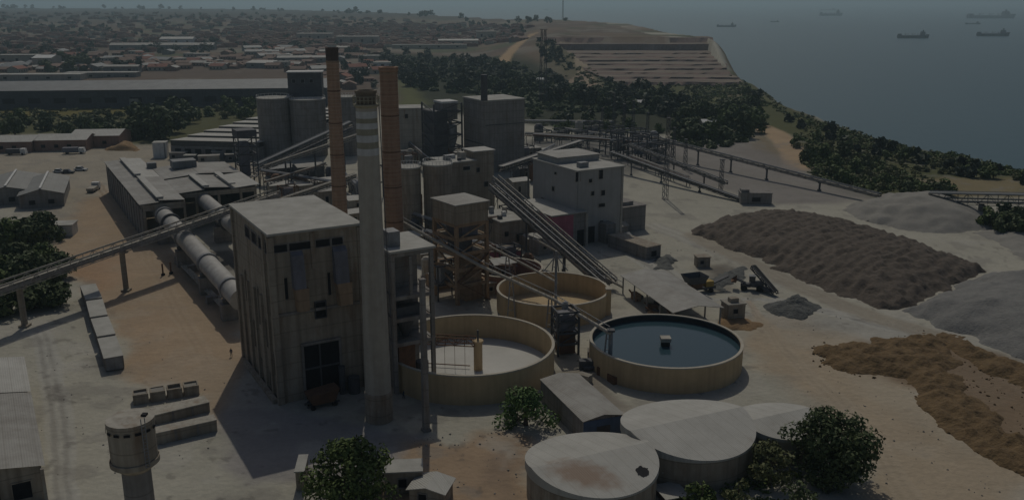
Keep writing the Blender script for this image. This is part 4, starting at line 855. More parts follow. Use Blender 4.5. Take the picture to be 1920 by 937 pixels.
# ------------------------------------------------------------------ left yard: sheds, houses, vehicles, containers
for k, (p, w, d, h, lab) in enumerate((((-38, 287), 24, 18, 5, 'pale roofed low house at the far left edge of the dusty yard'), ((66, 284), 24, 16, 5.2, 'low house with pale roof between its two neighbours on the far yard'), ((134, 277), 23, 20, 5.6, 'rightmost low house with pale roof beside the orange earth pile'))):
    B = Block('low_house', lab, 'house', G(*p), w, d, h, M['pink'], rz=math.radians(6)); B.pitched(M['tin_l'], 2.0, .6, 'x')
    for q in (3, 9, 15): B.win('F', q, q + 2, 1.6, 3.2, frame='pink')
for lab, a, c, w in (('grey double-pitched shed at the left edge with a white ridge strip', (-40, 362), (40, 312), 17), ('grey shed roof beside it nearer the sandy track', (34, 366), (58, 312), 14)):
    x, y = G(*a, 5); x2, y2 = G(*c, 5); B = Block('yard_shed', lab, 'shed', (x, y), w, 34, 4.6, M['conc_d'], rz=math.radians(22)); B.pitched(M['tin_g'], 2.0, .5); b = MB(); b.box(w / 2 - .35, w / 2 + .35, -.5, 34.5, 7.02, 7.2); b.build('ridge_strip', M['white'], B.o); B.win('F', 3, 5, 1.2, 2.8); B.win('F', 9, 11, 1.2, 2.8)
B = Block('white_hut', 'small white walled hut among the dark trees at the left', 'hut', G(52, 446), 13, 6, 3.4, M['white'], rz=math.radians(10)); B.flat(M['roof'], .25, .3); B.win('F', 3, 4, 1, 2.4); B.win('F', 8, 9, 1, 2.4)
B = Block('white_tank_box', 'white block tank at the rear corner behind the kiln shed', 'tank', G(288, 297), 6, 6, 7.0, M['white'], rz=.2); B.flat(M['roof'], .2, .1); B.boxpart('ladder', M['steel'], 5, 5.5, -.15, -.01, 0, 7)
for k, (px, py, w, h, m) in enumerate(((318, 300, 7, 3.2, 'conc_d'), (345, 303, 5, 2.6, 'steel_d'), (372, 306, 9, 3, 'conc_l'), (398, 300, 5, 3.6, 'steel'), (424, 304, 8, 3.2, 'steel_d'), (445, 298, 5, 3.8, 'cream'))):
    B = Block('yard_hut', 'small %s behind the kiln shed roof, number %s from the left' % (('grey hut', 'dark hut', 'pale hut', 'steel hut', 'dark container hut', 'cream hut')[k], ('first', 'second', 'third', 'fourth', 'fifth', 'sixth')[k]), 'hut', G(px, py), w, 4, h, M[m], rz=.1 * k); B.flat(M['roof' if k % 2 else 'tin'], .2, .25); B.win('F', 1.2, 2.6, 1, h - .9)
def vehicle(name, label, p, L, Wd, hb, hc, paint, rz, truck=False, group=None):
    o = thing(name, label, 'truck' if truck else 'car', (*G(*p), 0), rz, group)
    b = MB(); wr = .5 if truck else .34
    if truck:
        b.box(-L / 2, L * .18, -Wd / 2, Wd / 2, wr + .35, hb); b.build('load_bed', M[paint], o); b = MB()
        b.add([(L * .22, -Wd / 2, wr), (L / 2, -Wd / 2, wr), (L / 2, Wd / 2, wr), (L * .22, Wd / 2, wr), (L * .22, -Wd / 2, hc), (L * .45, -Wd / 2, hc), (L * .45, Wd / 2, hc), (L * .22, Wd / 2, hc)], [(3, 2, 1, 0), (4, 5, 6, 7), (0, 1, 5, 4), (1, 2, 6, 5), (2, 3, 7, 6), (3, 0, 4, 7)]); b.build('cab', M['white'], o)
        b = MB(); b.box(-L / 2, L / 2, -.45, .45, wr, wr + .33); b.build('chassis', M['steel_d'], o)
    else:
        b.add([(-L / 2, -Wd / 2, .3), (L / 2, -Wd / 2, .3), (L / 2, Wd / 2, .3), (-L / 2, Wd / 2, .3), (-L / 2, -Wd / 2, hb), (L / 2, -Wd / 2, hb * .88), (L / 2, Wd / 2, hb * .88), (-L / 2, Wd / 2, hb)], [(3, 2, 1, 0), (4, 5, 6, 7), (0, 1, 5, 4), (1, 2, 6, 5), (2, 3, 7, 6), (3, 0, 4, 7)]); b.build('body', M[paint], o)
        b = MB(); i = .18; b.add([(-L * .38, -Wd / 2 + .06, hb), (L * .22, -Wd / 2 + .06, hb * .93), (L * .22, Wd / 2 - .06, hb * .93), (-L * .38, Wd / 2 - .06, hb), (-L * .3, -Wd / 2 + i, hc), (L * .06, -Wd / 2 + i, hc), (L * .06, Wd / 2 - i, hc), (-L * .3, Wd / 2 - i, hc)], [(4, 5, 6, 7), (0, 1, 5, 4), (1, 2, 6, 5), (2, 3, 7, 6), (3, 0, 4, 7)]); b.build('cabin_glass', M['glass'], o)
        b = MB(); b.box(-L * .29, L * .05, -Wd / 2 + i, Wd / 2 - i, hc, hc + .05); b.build('roof', M[paint], o)
    for x in (-L * .32, L * .32):
        for y in (-Wd / 2 + .06, Wd / 2 - .06): b = MB(); b.tube((x, y - .13, wr), (x, y + .13, wr), wr, n=14); b.build('wheel', M['rubber'], o)
    return o
vehicle('parked_truck', 'dark truck parked before the leftmost low house', (32, 290), 9, 2.6, 2.8, 2.9, 'steel_d', .1, True)
vehicle('parked_truck', 'blue grey truck parked before the rightmost low house', (140, 288), 10, 2.6, 3.0, 2.8, 'duct', .15, True)
vehicle('parked_car', 'white car parked on the open yard beyond the gable sheds', (112, 324), 5, 2, 1.0, 1.7, 'white', 0)
vehicle('parked_car', 'dark car between the two white ones on the open yard', (128, 325), 5, 2, 1.0, 1.7, 'steel_d', .1)
vehicle('parked_car', 'white pickup at the right of the row on the open yard', (152, 320), 5.4, 2, 1.05, 1.8, 'white', -.1)
vehicle('flatbed_truck', 'pale flatbed truck standing by the left side of the kiln shed', (176, 358), 9, 2.7, 1.8, 2.9, 'conc_l', 1.7, True)
# row of four pale boxes
c0 = Vector((*G(168, 553), 0)); c1 = Vector((*G(217, 697), 0)); cd = (c1 - c0).normalized(); LL = (c1 - c0).length; nm = ('farthest', 'second farthest', 'second nearest', 'nearest')
for k in range(4):
    p = c0 + cd * (LL * (k + .5) / 4) ; ln = LL / 4 - 1.4; o = thing('storage_container', '%s of four pale boxes standing in a row along the sandy road' % nm[k], 'container', tuple(p), math.atan2(cd.y, cd.x) + (.02, -.015, .01, 0)[k], 'pale boxes along the sandy road')
    b = MB(); b.box(-ln / 2, ln / 2, -1.7, 1.7, .2, 2.8)
    for i in range(int(ln / .6)):
        x_ = -ln / 2 + .3 + .6 * i
        for s_ in (-1, 1): b.box(x_, x_ + .22, s_ * 1.74 - .04, s_ * 1.74 + .04, .35, 2.7)
    b.build('body', M['conc_d'], o); b = MB(); b.box(-ln / 2 - .05, ln / 2 + .05, -1.78, 1.78, 2.803, 2.95); b.build('lid', M['roof'], o)
    b = MB(); b.box(ln / 2, ln / 2 + .06, -1.5, -.03, .3, 2.7); b.build('door', M['steel'], o); b = MB(); b.box(ln / 2, ln / 2 + .06, .03, 1.5, .3, 2.7); b.build('door', M['steel'], o)
    b = MB(); b.box(-ln / 2 + .5, -ln / 2 + 1.2, -1.6, 1.6, -.1, .2); b.box(ln / 2 - 1.2, ln / 2 - .5, -1.6, 1.6, -.1, .2); b.build('skid', M['steel_d'], o)
# elevated drum tank
x, y = -44.8, 97.3; z0, z1 = 17.5, 22.9; o = thing('water_tower', 'round concrete drum tank on a thick stem at the lower left', 'water tower', (x, y, 0))
b = MB(); b.lathe([(1.75, -.3), (1.65, z0 - 1.2)], 32, cap=False); b.build('stem', M['conc_d'], o, True)
b = MB(); b.lathe([(1.65, z0 - 1.2), (2.8, z0 - .25), (2.8, z0 + .35), (2.7, z0 + .4)], 40, cap=False); b.build('base_ring', M['conc'], o)
b = MB(); b.lathe([(2.62, z0 + .3), (2.62, z1 - .7), (2.72, z1 - .68), (2.72, z1)], 44, cap=False); b.build('drum', M['conc'], o, True)
b = MB(); b.lathe([(2.72, z1), (.05, z1 + .22)], 44); b.build('top_slab', M['conc_l'], o)
b = MB(); b.box(1.2, 1.8, .2, .9, z1, z1 + .3); b.build('hatch', M['dark'], o)
b = MB()
for i in range(14): a = 2 * math.pi * i / 14; b.cbox((2.74 * math.cos(a), 2.74 * math.sin(a), z1 - 1.05), (.05, .7, .3), a)
b.build('vent_slot', M['dark'], o); bpy.data.objects[b and o.children[-1].name]
b = MB(); b.beam((2.4, -1.6, z0), (2.4, -1.6, z1 + .8), .08); b.beam((2.1, -1.95, z0), (2.1, -1.95, z1 + .8), .08)
for k in range(14): b.beam((2.4, -1.6, z0 + .4 * k), (2.1, -1.95, z0 + .4 * k), .06)
b.build('ladder', M['steel'], o)
# row of four bins and two long concrete walls
def line_boxes(A, Bp, n, gap): 
    a = Vector((*G(*A), 0)); c = Vector((*G(*Bp), 0)); d = (c - a); L = d.length; d.normalize(); l = L / n
    return [(a + d * (l * k + gap / 2), l - gap, math.atan2(d.y, d.x)) for k in range(n)]
for k, (p, l, rz) in enumerate(line_boxes((249, 760), (376, 739), 4, .3)):
    o = thing('concrete_bin', '%s of the four open concrete bins in a row behind the drum tank' % ('leftmost', 'second from left', 'third from left', 'rightmost')[k], 'bin', tuple(p), rz, 'open concrete bins'); t_ = .22; dd = 2.6; hh = 1.9
    b = MB(); b.box(0, l, 0, t_, -.1, hh); b.box(0, l, dd - t_, dd, -.1, hh); b.box(0, t_, t_ + .003, dd - t_ - .003, -.1, hh); b.box(l - t_, l, t_ + .003, dd - t_ - .003, -.1, hh); b.build('walls', M['conc'], o)
    b = MB(); b.box(t_, l - t_, t_, dd - t_, 0, (1.5, 1.75, 1.3, 1.6)[k]); b.build('filling', M['gravl'], o)
for k, (A, Bp, h, dd, lab) in enumerate((((292, 796), (394, 771), 1.7, 3.2, 'low long concrete block wall between the bins and the larger wall'), ((294, 834), (408, 808), 2.0, 2.4, 'larger long concrete block wall right of the drum tank'))):
    (p, l, rz), = line_boxes(A, Bp, 1, 0); o = thing('block_wall', lab, 'wall', tuple(p), rz, 'concrete block walls'); b = MB(); b.box(0, l, 0, dd, -.1, h); b.build('wall', M['conc'], o); b = MB(); b.box(-.05, l + .05, -.05, dd + .05, h + .003, h + .15); b.build('coping', M['conc_l'], o)
    b = MB(); b.box(l * .3, l * .34, -.12, -.004, 0, h - .1); b.box(l * .66, l * .7, -.12, -.004, 0, h - .1); b.build('buttress', M['conc_d'], o)
# shed at the lower left edge
p = Vector((*G(76, 866, 6), 0)); q = Vector((*G(40, 668, 6), 0)); dv = (q - p); rz = math.atan2(dv.y, dv.x) - math.pi / 2; w = 22
B = Block('corner_shed', 'long shed with two tone grey roof cut by the lower left edge', 'shed', tuple((p - Vector((math.cos(rz), math.sin(rz), 0)) * w).xy), w, dv.length, 5.6, M['conc'], rz=rz)
b = MB(); b.add([(w + .5, -.5, 5.62), (w + .5, B.d * .62, 5.62), (w / 2, B.d * .62, 7.6), (w / 2, -.5, 7.6)], [(0, 1, 2, 3)]); b.add([(w / 2, -.5, 7.6), (w / 2, B.d * .62, 7.6), (-.5, B.d * .62, 5.62), (-.5, -.5, 5.62)], [(0, 1, 2, 3)]); b.build('roof_sheet', M['tin'], B.o)
b = MB(); b.add([(w + .5, B.d * .62 + .05, 5.72), (w + .5, B.d + .5, 5.72), (w / 2, B.d + .5, 7.7), (w / 2, B.d * .62 + .05, 7.7)], [(0, 1, 2, 3)]); b.add([(w / 2, B.d * .62 + .05, 7.7), (w / 2, B.d + .5, 7.7), (-.5, B.d + .5, 5.72), (-.5, B.d * .62 + .05, 5.72)], [(0, 1, 2, 3)]); b.build('roof_sheet', M['tin_l'], B.o)
b = MB(); b.add([(0, -.02, 5.6), (w, -.02, 5.6), (w / 2, -.02, 7.55)], [(0, 1, 2)]); b.build('gable', M['conc'], B.o)
for q_ in (10, 14, 18): B.win('F', q_, q_ + 2.4, 1, 3.6, frame='conc')
b = MB(); b.box(w - .2, w + .25, -1.1, -.55, -.1, 5.4); b.build('corner_post', M['conc_l'], B.o)
# posts and persons on the sandy road
for k, (px, py) in enumerate(((306, 516), (321, 513))):
    x, y = G(px, py); o = thing('rusty_post', ('left', 'right')[k] + ' one of two rusty posts on the sandy road beside the kiln walkway', 'post', (x, y, 0), 0, 'rusty posts'); b = MB(); b.lathe([(.22, -.2), (.22, 3.2)], 10); b.build('pole', M['rust'], o); b = MB(); b.box(-.4, .4, -.4, .4, -.1, .5); b.build('foot', M['dark'], o)
def person(label, px, py, rz, cloth='cloth'):
    x, y = G(px, py); o = thing('person', label, 'person', (x, y, 0), rz)
    vs = [(0, 0, .95), (0, 0, 1.18), (0, 0, 1.42), (0, .02, 1.55), (0, .03, 1.70), (-.19, 0, 1.42), (-.27, .03, 1.15), (-.25, .12, .90), (.19, 0, 1.42), (.27, -.02, 1.15), (.26, .05, .88), (-.10, 0, .90), (-.12, .10, .48), (-.12, .04, .06), (-.12, .18, .03), (.10, 0, .90), (.12, -.06, .48), (.12, -.20, .07), (.12, -.06, .03)]
    ed = [(0, 1), (1, 2), (2, 3), (3, 4), (2, 5), (5, 6), (6, 7), (2, 8), (8, 9), (9, 10), (0, 11), (11, 12), (12, 13), (13, 14), (0, 15), (15, 16), (16, 17), (17, 18)]
    rad = [.15, .14, .16, .06, .105, .07, .05, .04, .07, .05, .04, .095, .07, .05, .04, .095, .07, .05, .04]
    me = bpy.data.meshes.new('body'); me.from_pydata(vs, ed, []); ob = bpy.data.objects.new('body', me); COL.objects.link(ob); ob.parent = o
    sk = ob.modifiers.new('skin', 'SKIN'); 
    for i, r_ in enumerate(rad): me.skin_vertices[0].data[i].radius = (r_, r_); me.skin_vertices[0].data[i].use_root = i == 0
    ob.modifiers.new('sub', 'SUBSURF').levels = 1; me.materials.append(M[cloth])
    b = MB(); b.lathe([(.02, 1.60), (.09, 1.62), (.112, 1.70), (.10, 1.79), (.02, 1.815)], 12, (0, .03)); b.build('head', M['skin'], o, True); b = MB(); b.lathe([(.15, 1.745), (.118, 1.765), (.105, 1.82), (.02, 1.86)], 12, (0, .03)); b.build('helmet', M['yellow'], o, True)
person('worker in dark clothes walking on the sandy road left of the tall building', 434, 668, .4)
person('worker in dark clothes standing in the shade right of the striped chimney foot', 757, 748, 1.2)

# ------------------------------------------------------------------ foreground: domed tanks, hangar, open shed
def stained_roof(c):
    m = sheetmetal("stained_roof_sheet", (.45, .44, .40), (.36, .35, .315)); t = m.node_tree; N = t.nodes; L = t.links; b = N["Principled BSDF"]
    tc = N.new("ShaderNodeTexCoord"); mp = N.new("ShaderNodeMapping"); mp.vector_type = 'TEXTURE'; mp.inputs["Location"].default_value = (c[0], c[1], 0); mp.inputs["Rotation"].default_value = (0, 0, -.35); mp.inputs["Scale"].default_value = (5.4, 3.1, 50)
    L.new(tc.outputs["Object"], mp.inputs["Vector"]); ln = N.new("ShaderNodeVectorMath"); ln.operation = 'LENGTH'; L.new(mp.outputs[0], ln.inputs[0])
    nz = N.new("ShaderNodeTexNoise"); nz.inputs["Scale"].default_value = .8; nz.inputs["Detail"].default_value = 8; L.new(tc.outputs["Object"], nz.inputs["Vector"])
    ad = N.new("ShaderNodeMath"); ad.operation = 'MULTIPLY_ADD'; ad.inputs[1].default_value = 1.1; L.new(nz.outputs["Fac"], ad.inputs[0]); L.new(ln.outputs["Value"], ad.inputs[2])
    r = N.new("ShaderNodeMapRange"); r.inputs[1].default_value = 1.0; r.inputs[2].default_value = 1.75; r.inputs[3].default_value = .85; r.inputs[4].default_value = 0; L.new(ad.outputs[0], r.inputs[0])
    src = b.inputs["Base Color"].links[0].from_socket; mx = N.new("ShaderNodeMix"); mx.data_type = 'RGBA'; mx.inputs[7].default_value = (.24, .155, .10, 1)
    L.new(r.outputs[0], mx.inputs[0]); L.new(src, mx.inputs[6]); L.new(mx.outputs[2], b.inputs["Base Color"]); return m
def domed(label, x, y, r_, h, rise, ca, hole=None, stain=None):
    o = thing('covered_tank', label, 'tank', (x, y, 0), 0, 'covered round tanks'); n = 72
    b = MB(); b.lathe([(r_, h), (r_, -.4)], n, cap=False); b.build('wall', M['conc'], o, True)
    dx, dy = math.cos(ca), math.sin(ca); R = r_ + .28; vs = [(0, 0, 0)]; fs = []
    hgt = lambda X, Y: h + .06 + rise * (1 - abs(-X * dy + Y * dx) / R)
    rings = 10; vs = []; fs = []
    for i in range(rings + 1):
        for k in range(n): a = 2 * math.pi * k / n + ca; q = R * i / rings; X, Y = q * math.cos(a), q * math.sin(a); vs.append((X, Y, hgt(X, Y)))
    for i in range(rings):
        for k in range(n): fs.append((i * n + k, (i + 1) * n + k, (i + 1) * n + (k + 1) % n, i * n + (k + 1) % n))
    o_ = len(vs)
    for k in range(n): a = 2 * math.pi * k / n + ca; vs.append((R * math.cos(a), R * math.sin(a), h - .25))
    for k in range(n): fs.append((rings * n + k, o_ + k, o_ + (k + 1) % n, rings * n + (k + 1) % n))
    b = MB(); b.add(vs, fs); b.build('roof', stained_roof(stain) if stain else M['tin_l'], o)
    def patch(nm, m, c, rx, ry, seed, lift):
        rr = random.Random(seed); pts = [(c[0] + rx * (1 + rr.uniform(-.22, .22)) * math.cos(t), c[1] + ry * (1 + rr.uniform(-.22, .22)) * math.sin(t)) for t in [2 * math.pi * i / 26 for i in range(26)]]
        b = MB(); b.add([(c[0], c[1], hgt(*c) + lift)] + [(X, Y, hgt(X, Y) + lift) for X, Y in pts], [(0, i + 1, (i + 1) % 26 + 1) for i in range(26)]); b.build(nm, M[m], o)
    if hole: patch('roof_hole', 'dark', hole, .95, 1.15, 4, .045)
    return o
domed('nearest covered round tank with a brown stain and a dark hole in its roof', 11.6, 119.2, 9.45, 5, 1.5, .42, (7.0, -3.4), (-1.6, -4.6))
domed('pale covered round tank right behind the stained one, roof unstained', 27.6, 130.3, 10.2, 5, 1.8, .42)
domed('smaller pale covered tank half hidden by the large dark tree', 42.6, 134.0, 6.4, 4.5, 1.2, .42)
x, y = G(1246, 902); o = thing('valve_hut', 'small pale box between the two covered tanks', 'hut', (x, y, 0), .4); b = MB(); b.box(-1, 1, -1, 1, -.1, 2.2); b.build('wall', M['conc_d'], o); b = MB(); b.box(-1.2, 1.2, -1.2, 1.2, 2.2, 2.45); b.build('roof', M['roof'], o); b = MB(); b.box(-.5, .5, -1.06, -1.003, 0, 1.7); b.build('door', M['dark'], o)
p = Vector((*G(1094, 789, 4.2), 0)); q = Vector((*G(1022, 718, 4.2), 0)); dv = q - p; rz = math.atan2(dv.y, dv.x) - math.pi / 2
B = Block('blue_ended_shed', 'grey roofed low shed with a blue end wall behind the covered tanks', 'shed', tuple(p.xy), 7.4, dv.length + 2, 4.0, M['conc_d'], rz=rz); B.pitched(M['tin'], .7, .15); B.boxpart('end_sheet', M['blue'], .02, B.w - .02, -.1, -.004, .2, 4.0); b = MB(); b.box(2.4, 4.8, -.18, -.104, 0, 2.8); b.build('door', M['steel_d'], B.o)
cs = [G(1166, 514, 5), G(1213, 504, 5), G(1322, 553, 5), G(1263, 583, 5)]; a = Vector((*cs[3], 0)); c = Vector((*cs[2], 0)); e = Vector((*cs[0], 0)); rz = math.atan2((e - a).y, (e - a).x) - math.pi / 2; w = abs((c - a).dot(Vector((math.cos(rz), math.sin(rz), 0)))); L2 = (e - a).length
o = thing('open_shed', 'open sided shed with a grey roof on thin posts behind the water tank', 'shed', tuple(a), rz)
b = MB(); b.gable(0, w, 0, L2, 4.6, 1.1, .12, 'y', .3); b.build('roof', M['tin'], o)
for i in range(5):
    for x_ in (.3, w - .3): b = MB(); b.box(x_ - .14, x_ + .14, L2 * i / 4 - .14 + (.3 if i == 0 else -.3 if i == 4 else 0), L2 * i / 4 + .14 + (.3 if i == 0 else -.3 if i == 4 else 0), -.2, 4.6); b.build('post', M['steel'], o)
RG = random.Random(3)
for k in range(6):
    c = a + Vector((math.cos(rz), math.sin(rz), 0)) * w * RG.uniform(.05, .5) + Vector((-math.sin(rz), math.cos(rz), 0)) * L2 * (.1 + .14 * k); t = thing('machine_part', 'heap of dark worn machine parts lying under the open shed roof', 'machine part', tuple(c), RG.uniform(0, 3), 'machine parts under the open shed')
    b = MB(); b.box(-1.4, 1.4, -.7, .7, -.1, RG.uniform(.8, 2)); b.build('casing', M[('rust', 'steel_d', 'brickw')[k % 3]], t); b = MB(); b.tube((-.8, -1.2, .8), (.9, -1.0, 1.0), .55, n=14); b.build('drum', M['steel_d'], t, True); b = MB(); b.beam((-1.6, .3, .4), (1.8, 1.0, 2.2), .3); b.build('bar', M['rust'], t)
B = Block('long_concrete_box', 'long low grey concrete box standing on the pale yard below the annex', 'box', G(1212, 488), 5.2, 17, 3.6, M['conc_d'], rz=math.radians(33)); B.flat(M['conc'], .2, .1); B.win('F', 1.6, 3.6, .8, 2.4); B.boxpart('side_rib', M['conc_d'], -.25, -.004, 4, 4.6, 0, 3.5)
B = Block('brick_hut', 'small ochre hut on an orange earth mound by the road', 'hut', G(1364, 606), 4.2, 3.6, 4.2, M['conc'], rz=math.radians(14)); B.flat(M['conc_l'], .25, .2); B.win('F', 1.2, 2.4, 2.2, 3.3, frame='conc'); B.boxpart('chute', M['conc'], 1, 3, 1, 2.5, 4.26, 5.4)
B = Block('site_cabin', 'small brownish cabin above the dark crushing plant', 'cabin', G(1307, 502), 3.6, 3, 2.8, M['conc'], rz=.1); B.flat(M['conc'], .2, .2); B.win('F', .8, 1.8, 1, 2)
# mobile crusher, loader, stacker
t = thing('mobile_crusher', 'dark mobile crusher with hopper standing in dirty ground right of the open shed', 'crusher', (*G(1305, 548), 0), .35)
b = MB(); b.add([(-2.5, -1.5, 2.6), (1.5, -1.5, 2.6), (1.5, 1.5, 2.6), (-2.5, 1.5, 2.6), (-3.4, -2.2, 4.6), (2.2, -2.2, 4.6), (2.2, 2.2, 4.6), (-3.4, 2.2, 4.6)], [(3, 2, 1, 0), (0, 1, 5, 4), (1, 2, 6, 5), (2, 3, 7, 6), (3, 0, 4, 7)]); b.build('hopper', M['steel_d'], t)
b = MB(); b.box(-4, 5, -1.1, 1.1, .9, 1.4); b.build('chassis', M['steel_d'], t); b = MB(); b.box(-1.8, 1, -1.3, 1.3, 1.4, 2.6); b.build('jaw_box', M['rust'], t); b = MB(); b.box(2.2, 4.4, -1, 1, 1.4, 2.8); b.build('engine', M['yellow'], t); b = MB(); b.beam((1, 0, .8), (9, 0, 3.4), 1.1, .3); b.build('discharge_belt', M['steel_d'], t)
for x_ in (-3, 3.5):
    for y_ in (-1.2, 1.2): b = MB(); b.tube((x_, y_ - .3, .55), (x_, y_ + .3, .55), .6, n=14); b.build('wheel', M['rubber'], t)
t = thing('wheel_loader', 'dark wheel loader with raised bucket on the pale yard', 'loader', (*G(1408, 543), 0), 2.9)
b = MB(); b.box(-3, .2, -1.1, 1.1, 1.0, 2.2); b.build('engine_body', M['steel_d'], t); b = MB(); b.box(-.9, .6, -.8, .8, 2.2, 3.6); b.build('cab', M['glass'], t); b = MB(); b.box(-1.0, .7, -.9, .9, 3.6, 3.8); b.build('cab_roof', M['steel'], t); b = MB(); b.box(.2, 2.6, -.8, .8, .8, 1.7); b.build('front_frame', M['steel_d'], t)
b = MB(); b.beam((1.4, -.5, 1.7), (3.8, -.5, 2.6), .3); b.beam((1.4, .5, 1.7), (3.8, .5, 2.6), .3); b.build('lift_arms', M['steel_d'], t); b = MB(); b.add([(3.7, -1.4, 2.0), (5.0, -1.4, 2.1), (5.0, 1.4, 2.1), (3.7, 1.4, 2.0), (3.6, -1.4, 3.2), (3.6, 1.4, 3.2)], [(0, 1, 2, 3), (0, 3, 5, 4), (0, 4, 1), (3, 2, 5)]); b.build('bucket', M['rust'], t)
for x_ in (-2, 1.8):
    for y_ in (-1.2, 1.2): b = MB(); b.tube((x_, y_ - .32, .8), (x_, y_ + .32, .8), .8, n=18); b.build('wheel', M['rubber'], t)
t = thing('mobile_stacker', 'inclined dark mobile stacker belt beside the wheel loader', 'stacker', (*G(1436, 548), 0), 2.0)
b = MB(); lattice(b, (-3.5, 0, .9), (5.5, 0, 5.2), 1.2, .8, 1.2, .16); b.build('boom', M['steel_d'], t); b = MB(); b.beam((-3.5, 0, 1.3), (5.5, 0, 5.6), 1.0, .12); b.build('belt', M['rubber'], t); b = MB(); b.beam((.6, -.8, .6), (1.6, -.6, 3.4), .25); b.beam((.6, .8, .6), (1.6, .6, 3.4), .25); b.build('legs', M['steel_d'], t)
b = MB(); b.box(-2.6, 1.4, -.9, .9, .7, 1.2); b.build('axle_frame', M['steel_d'], t)
for y_ in (-1.0, 1.0): b = MB(); b.tube((.6, y_ - .2, .55), (.6, y_ + .2, .55), .55, n=16); b.build('wheel', M['rubber'], t)
# drive tower between the tanks
B = Block('thickener_drive', 'dark cluttered steel machine tower between the empty tank and the water tank', 'machine tower', G(1046, 668), 4.4, 4.6, 9.4, None, rz=.25)
b = MB(); frame(b, 4.4, 4.6, -.2, 9.4, (2.4, 4.8, 7.2, 9.2), .4, True); b.build('frame', M['steel_d'], B.o); b = MB(); b.box(.5, 3.8, .5, 4, 5.2, 8.6); b.build('gear_house', M['duct'], B.o); b = MB(); b.box(.6, 3.9, .6, 4, .2, 4.4); b.build('pump_box', M['rust'], B.o); b = MB(); b.lathe([(.7, 9.4), (.7, 10.6), (.3, 11)], 14, (2, 2)); b.build('motor', M['steel'], B.o)
x, y = G(1041, 612); o = thing('pipe_mast', 'thin grey mast carrying the long pale pipe above the tank wall', 'mast', (x, y, 0)); b = MB(); b.lathe([(.35, -.2), (.25, 17.5)], 10); b.build('shaft', M['steel'], o); b = MB(); b.beam((-2.6, 0, 13), (0, 0, 16.5), .2); b.beam((2.6, 0, 13), (0, 0, 16.5), .2); b.build('stay', M['steel'], o)
for k, (px, py, m, s_) in enumerate(((1100, 690, 'steel_d', 1.5), (1122, 672, 'cream', 1.3), (1132, 700, 'rust', 1.4), (1108, 668, 'conc_d', 1.2), (1150, 716, 'rust', 1.2), (1096, 715, 'conc_l', 1.3))):
    x, y = G(px, py); o = thing('scrap_box', ('dark', 'cream', 'rusty', 'grey', 'brown', 'pale')[k] + ' machine box among the scrap between the tanks', 'scrap box', (x, y, 0), .5 * k, 'scrap between the tanks'); b = MB(); b.box(-s_, s_, -s_ * .6, s_ * .6, -.1, s_ * 1.2); b.build('casing', M[m], o); b = MB(); b.tube((-s_ * .5, -s_ * .9, .5), (s_, -s_ * .8, .6), .4, n=12); b.build('cylinder', M['steel_d'], o, True)
# little walls and roofs round the lowest tree
for k, (px, py, w, d, h, lab) in enumerate(((556, 905, 1.2, 5, 3.0, 'short pale wall at the left foot of the lowest tree'), (722, 912, 5.5, 3.6, 3.4, 'small pale topped hut right of the lowest tree'))):
    B = Block('low_hut' if k else 'low_wall', lab, 'hut' if k else 'wall', G(px, py + 14), w, d, h, M['conc'], rz=.1); B.flat(M['roof'], .2, .15)
    if k: B.win('F', 2, 3.2, 1, 2.4)
B = Block('tin_lean_to', 'pale sheet roof lean-to at the bottom edge right of the lowest tree', 'lean-to', G(768, 945), 5.2, 4.2, 2.4, M['conc'], rz=-.25); B.pitched(M['tin_l'], .7, .4); B.win('F', 1.4, 2.6, .8, 2)
o = thing('tin_sheet', 'loose pale roof sheet lying right of the stained covered tank', 'sheet', (*G(1258, 930), 0), .3); b = MB(); b.box(-2, 2, -2.2, 2.2, .9, 1.05); b.build('panel', M['tin_l'], o); b = MB(); b.box(-1.8, -1.5, -2, 2, -.1, .9); b.box(1.5, 1.8, -2, 2, -.1, .9); b.build('sleeper', M['rust'], o)

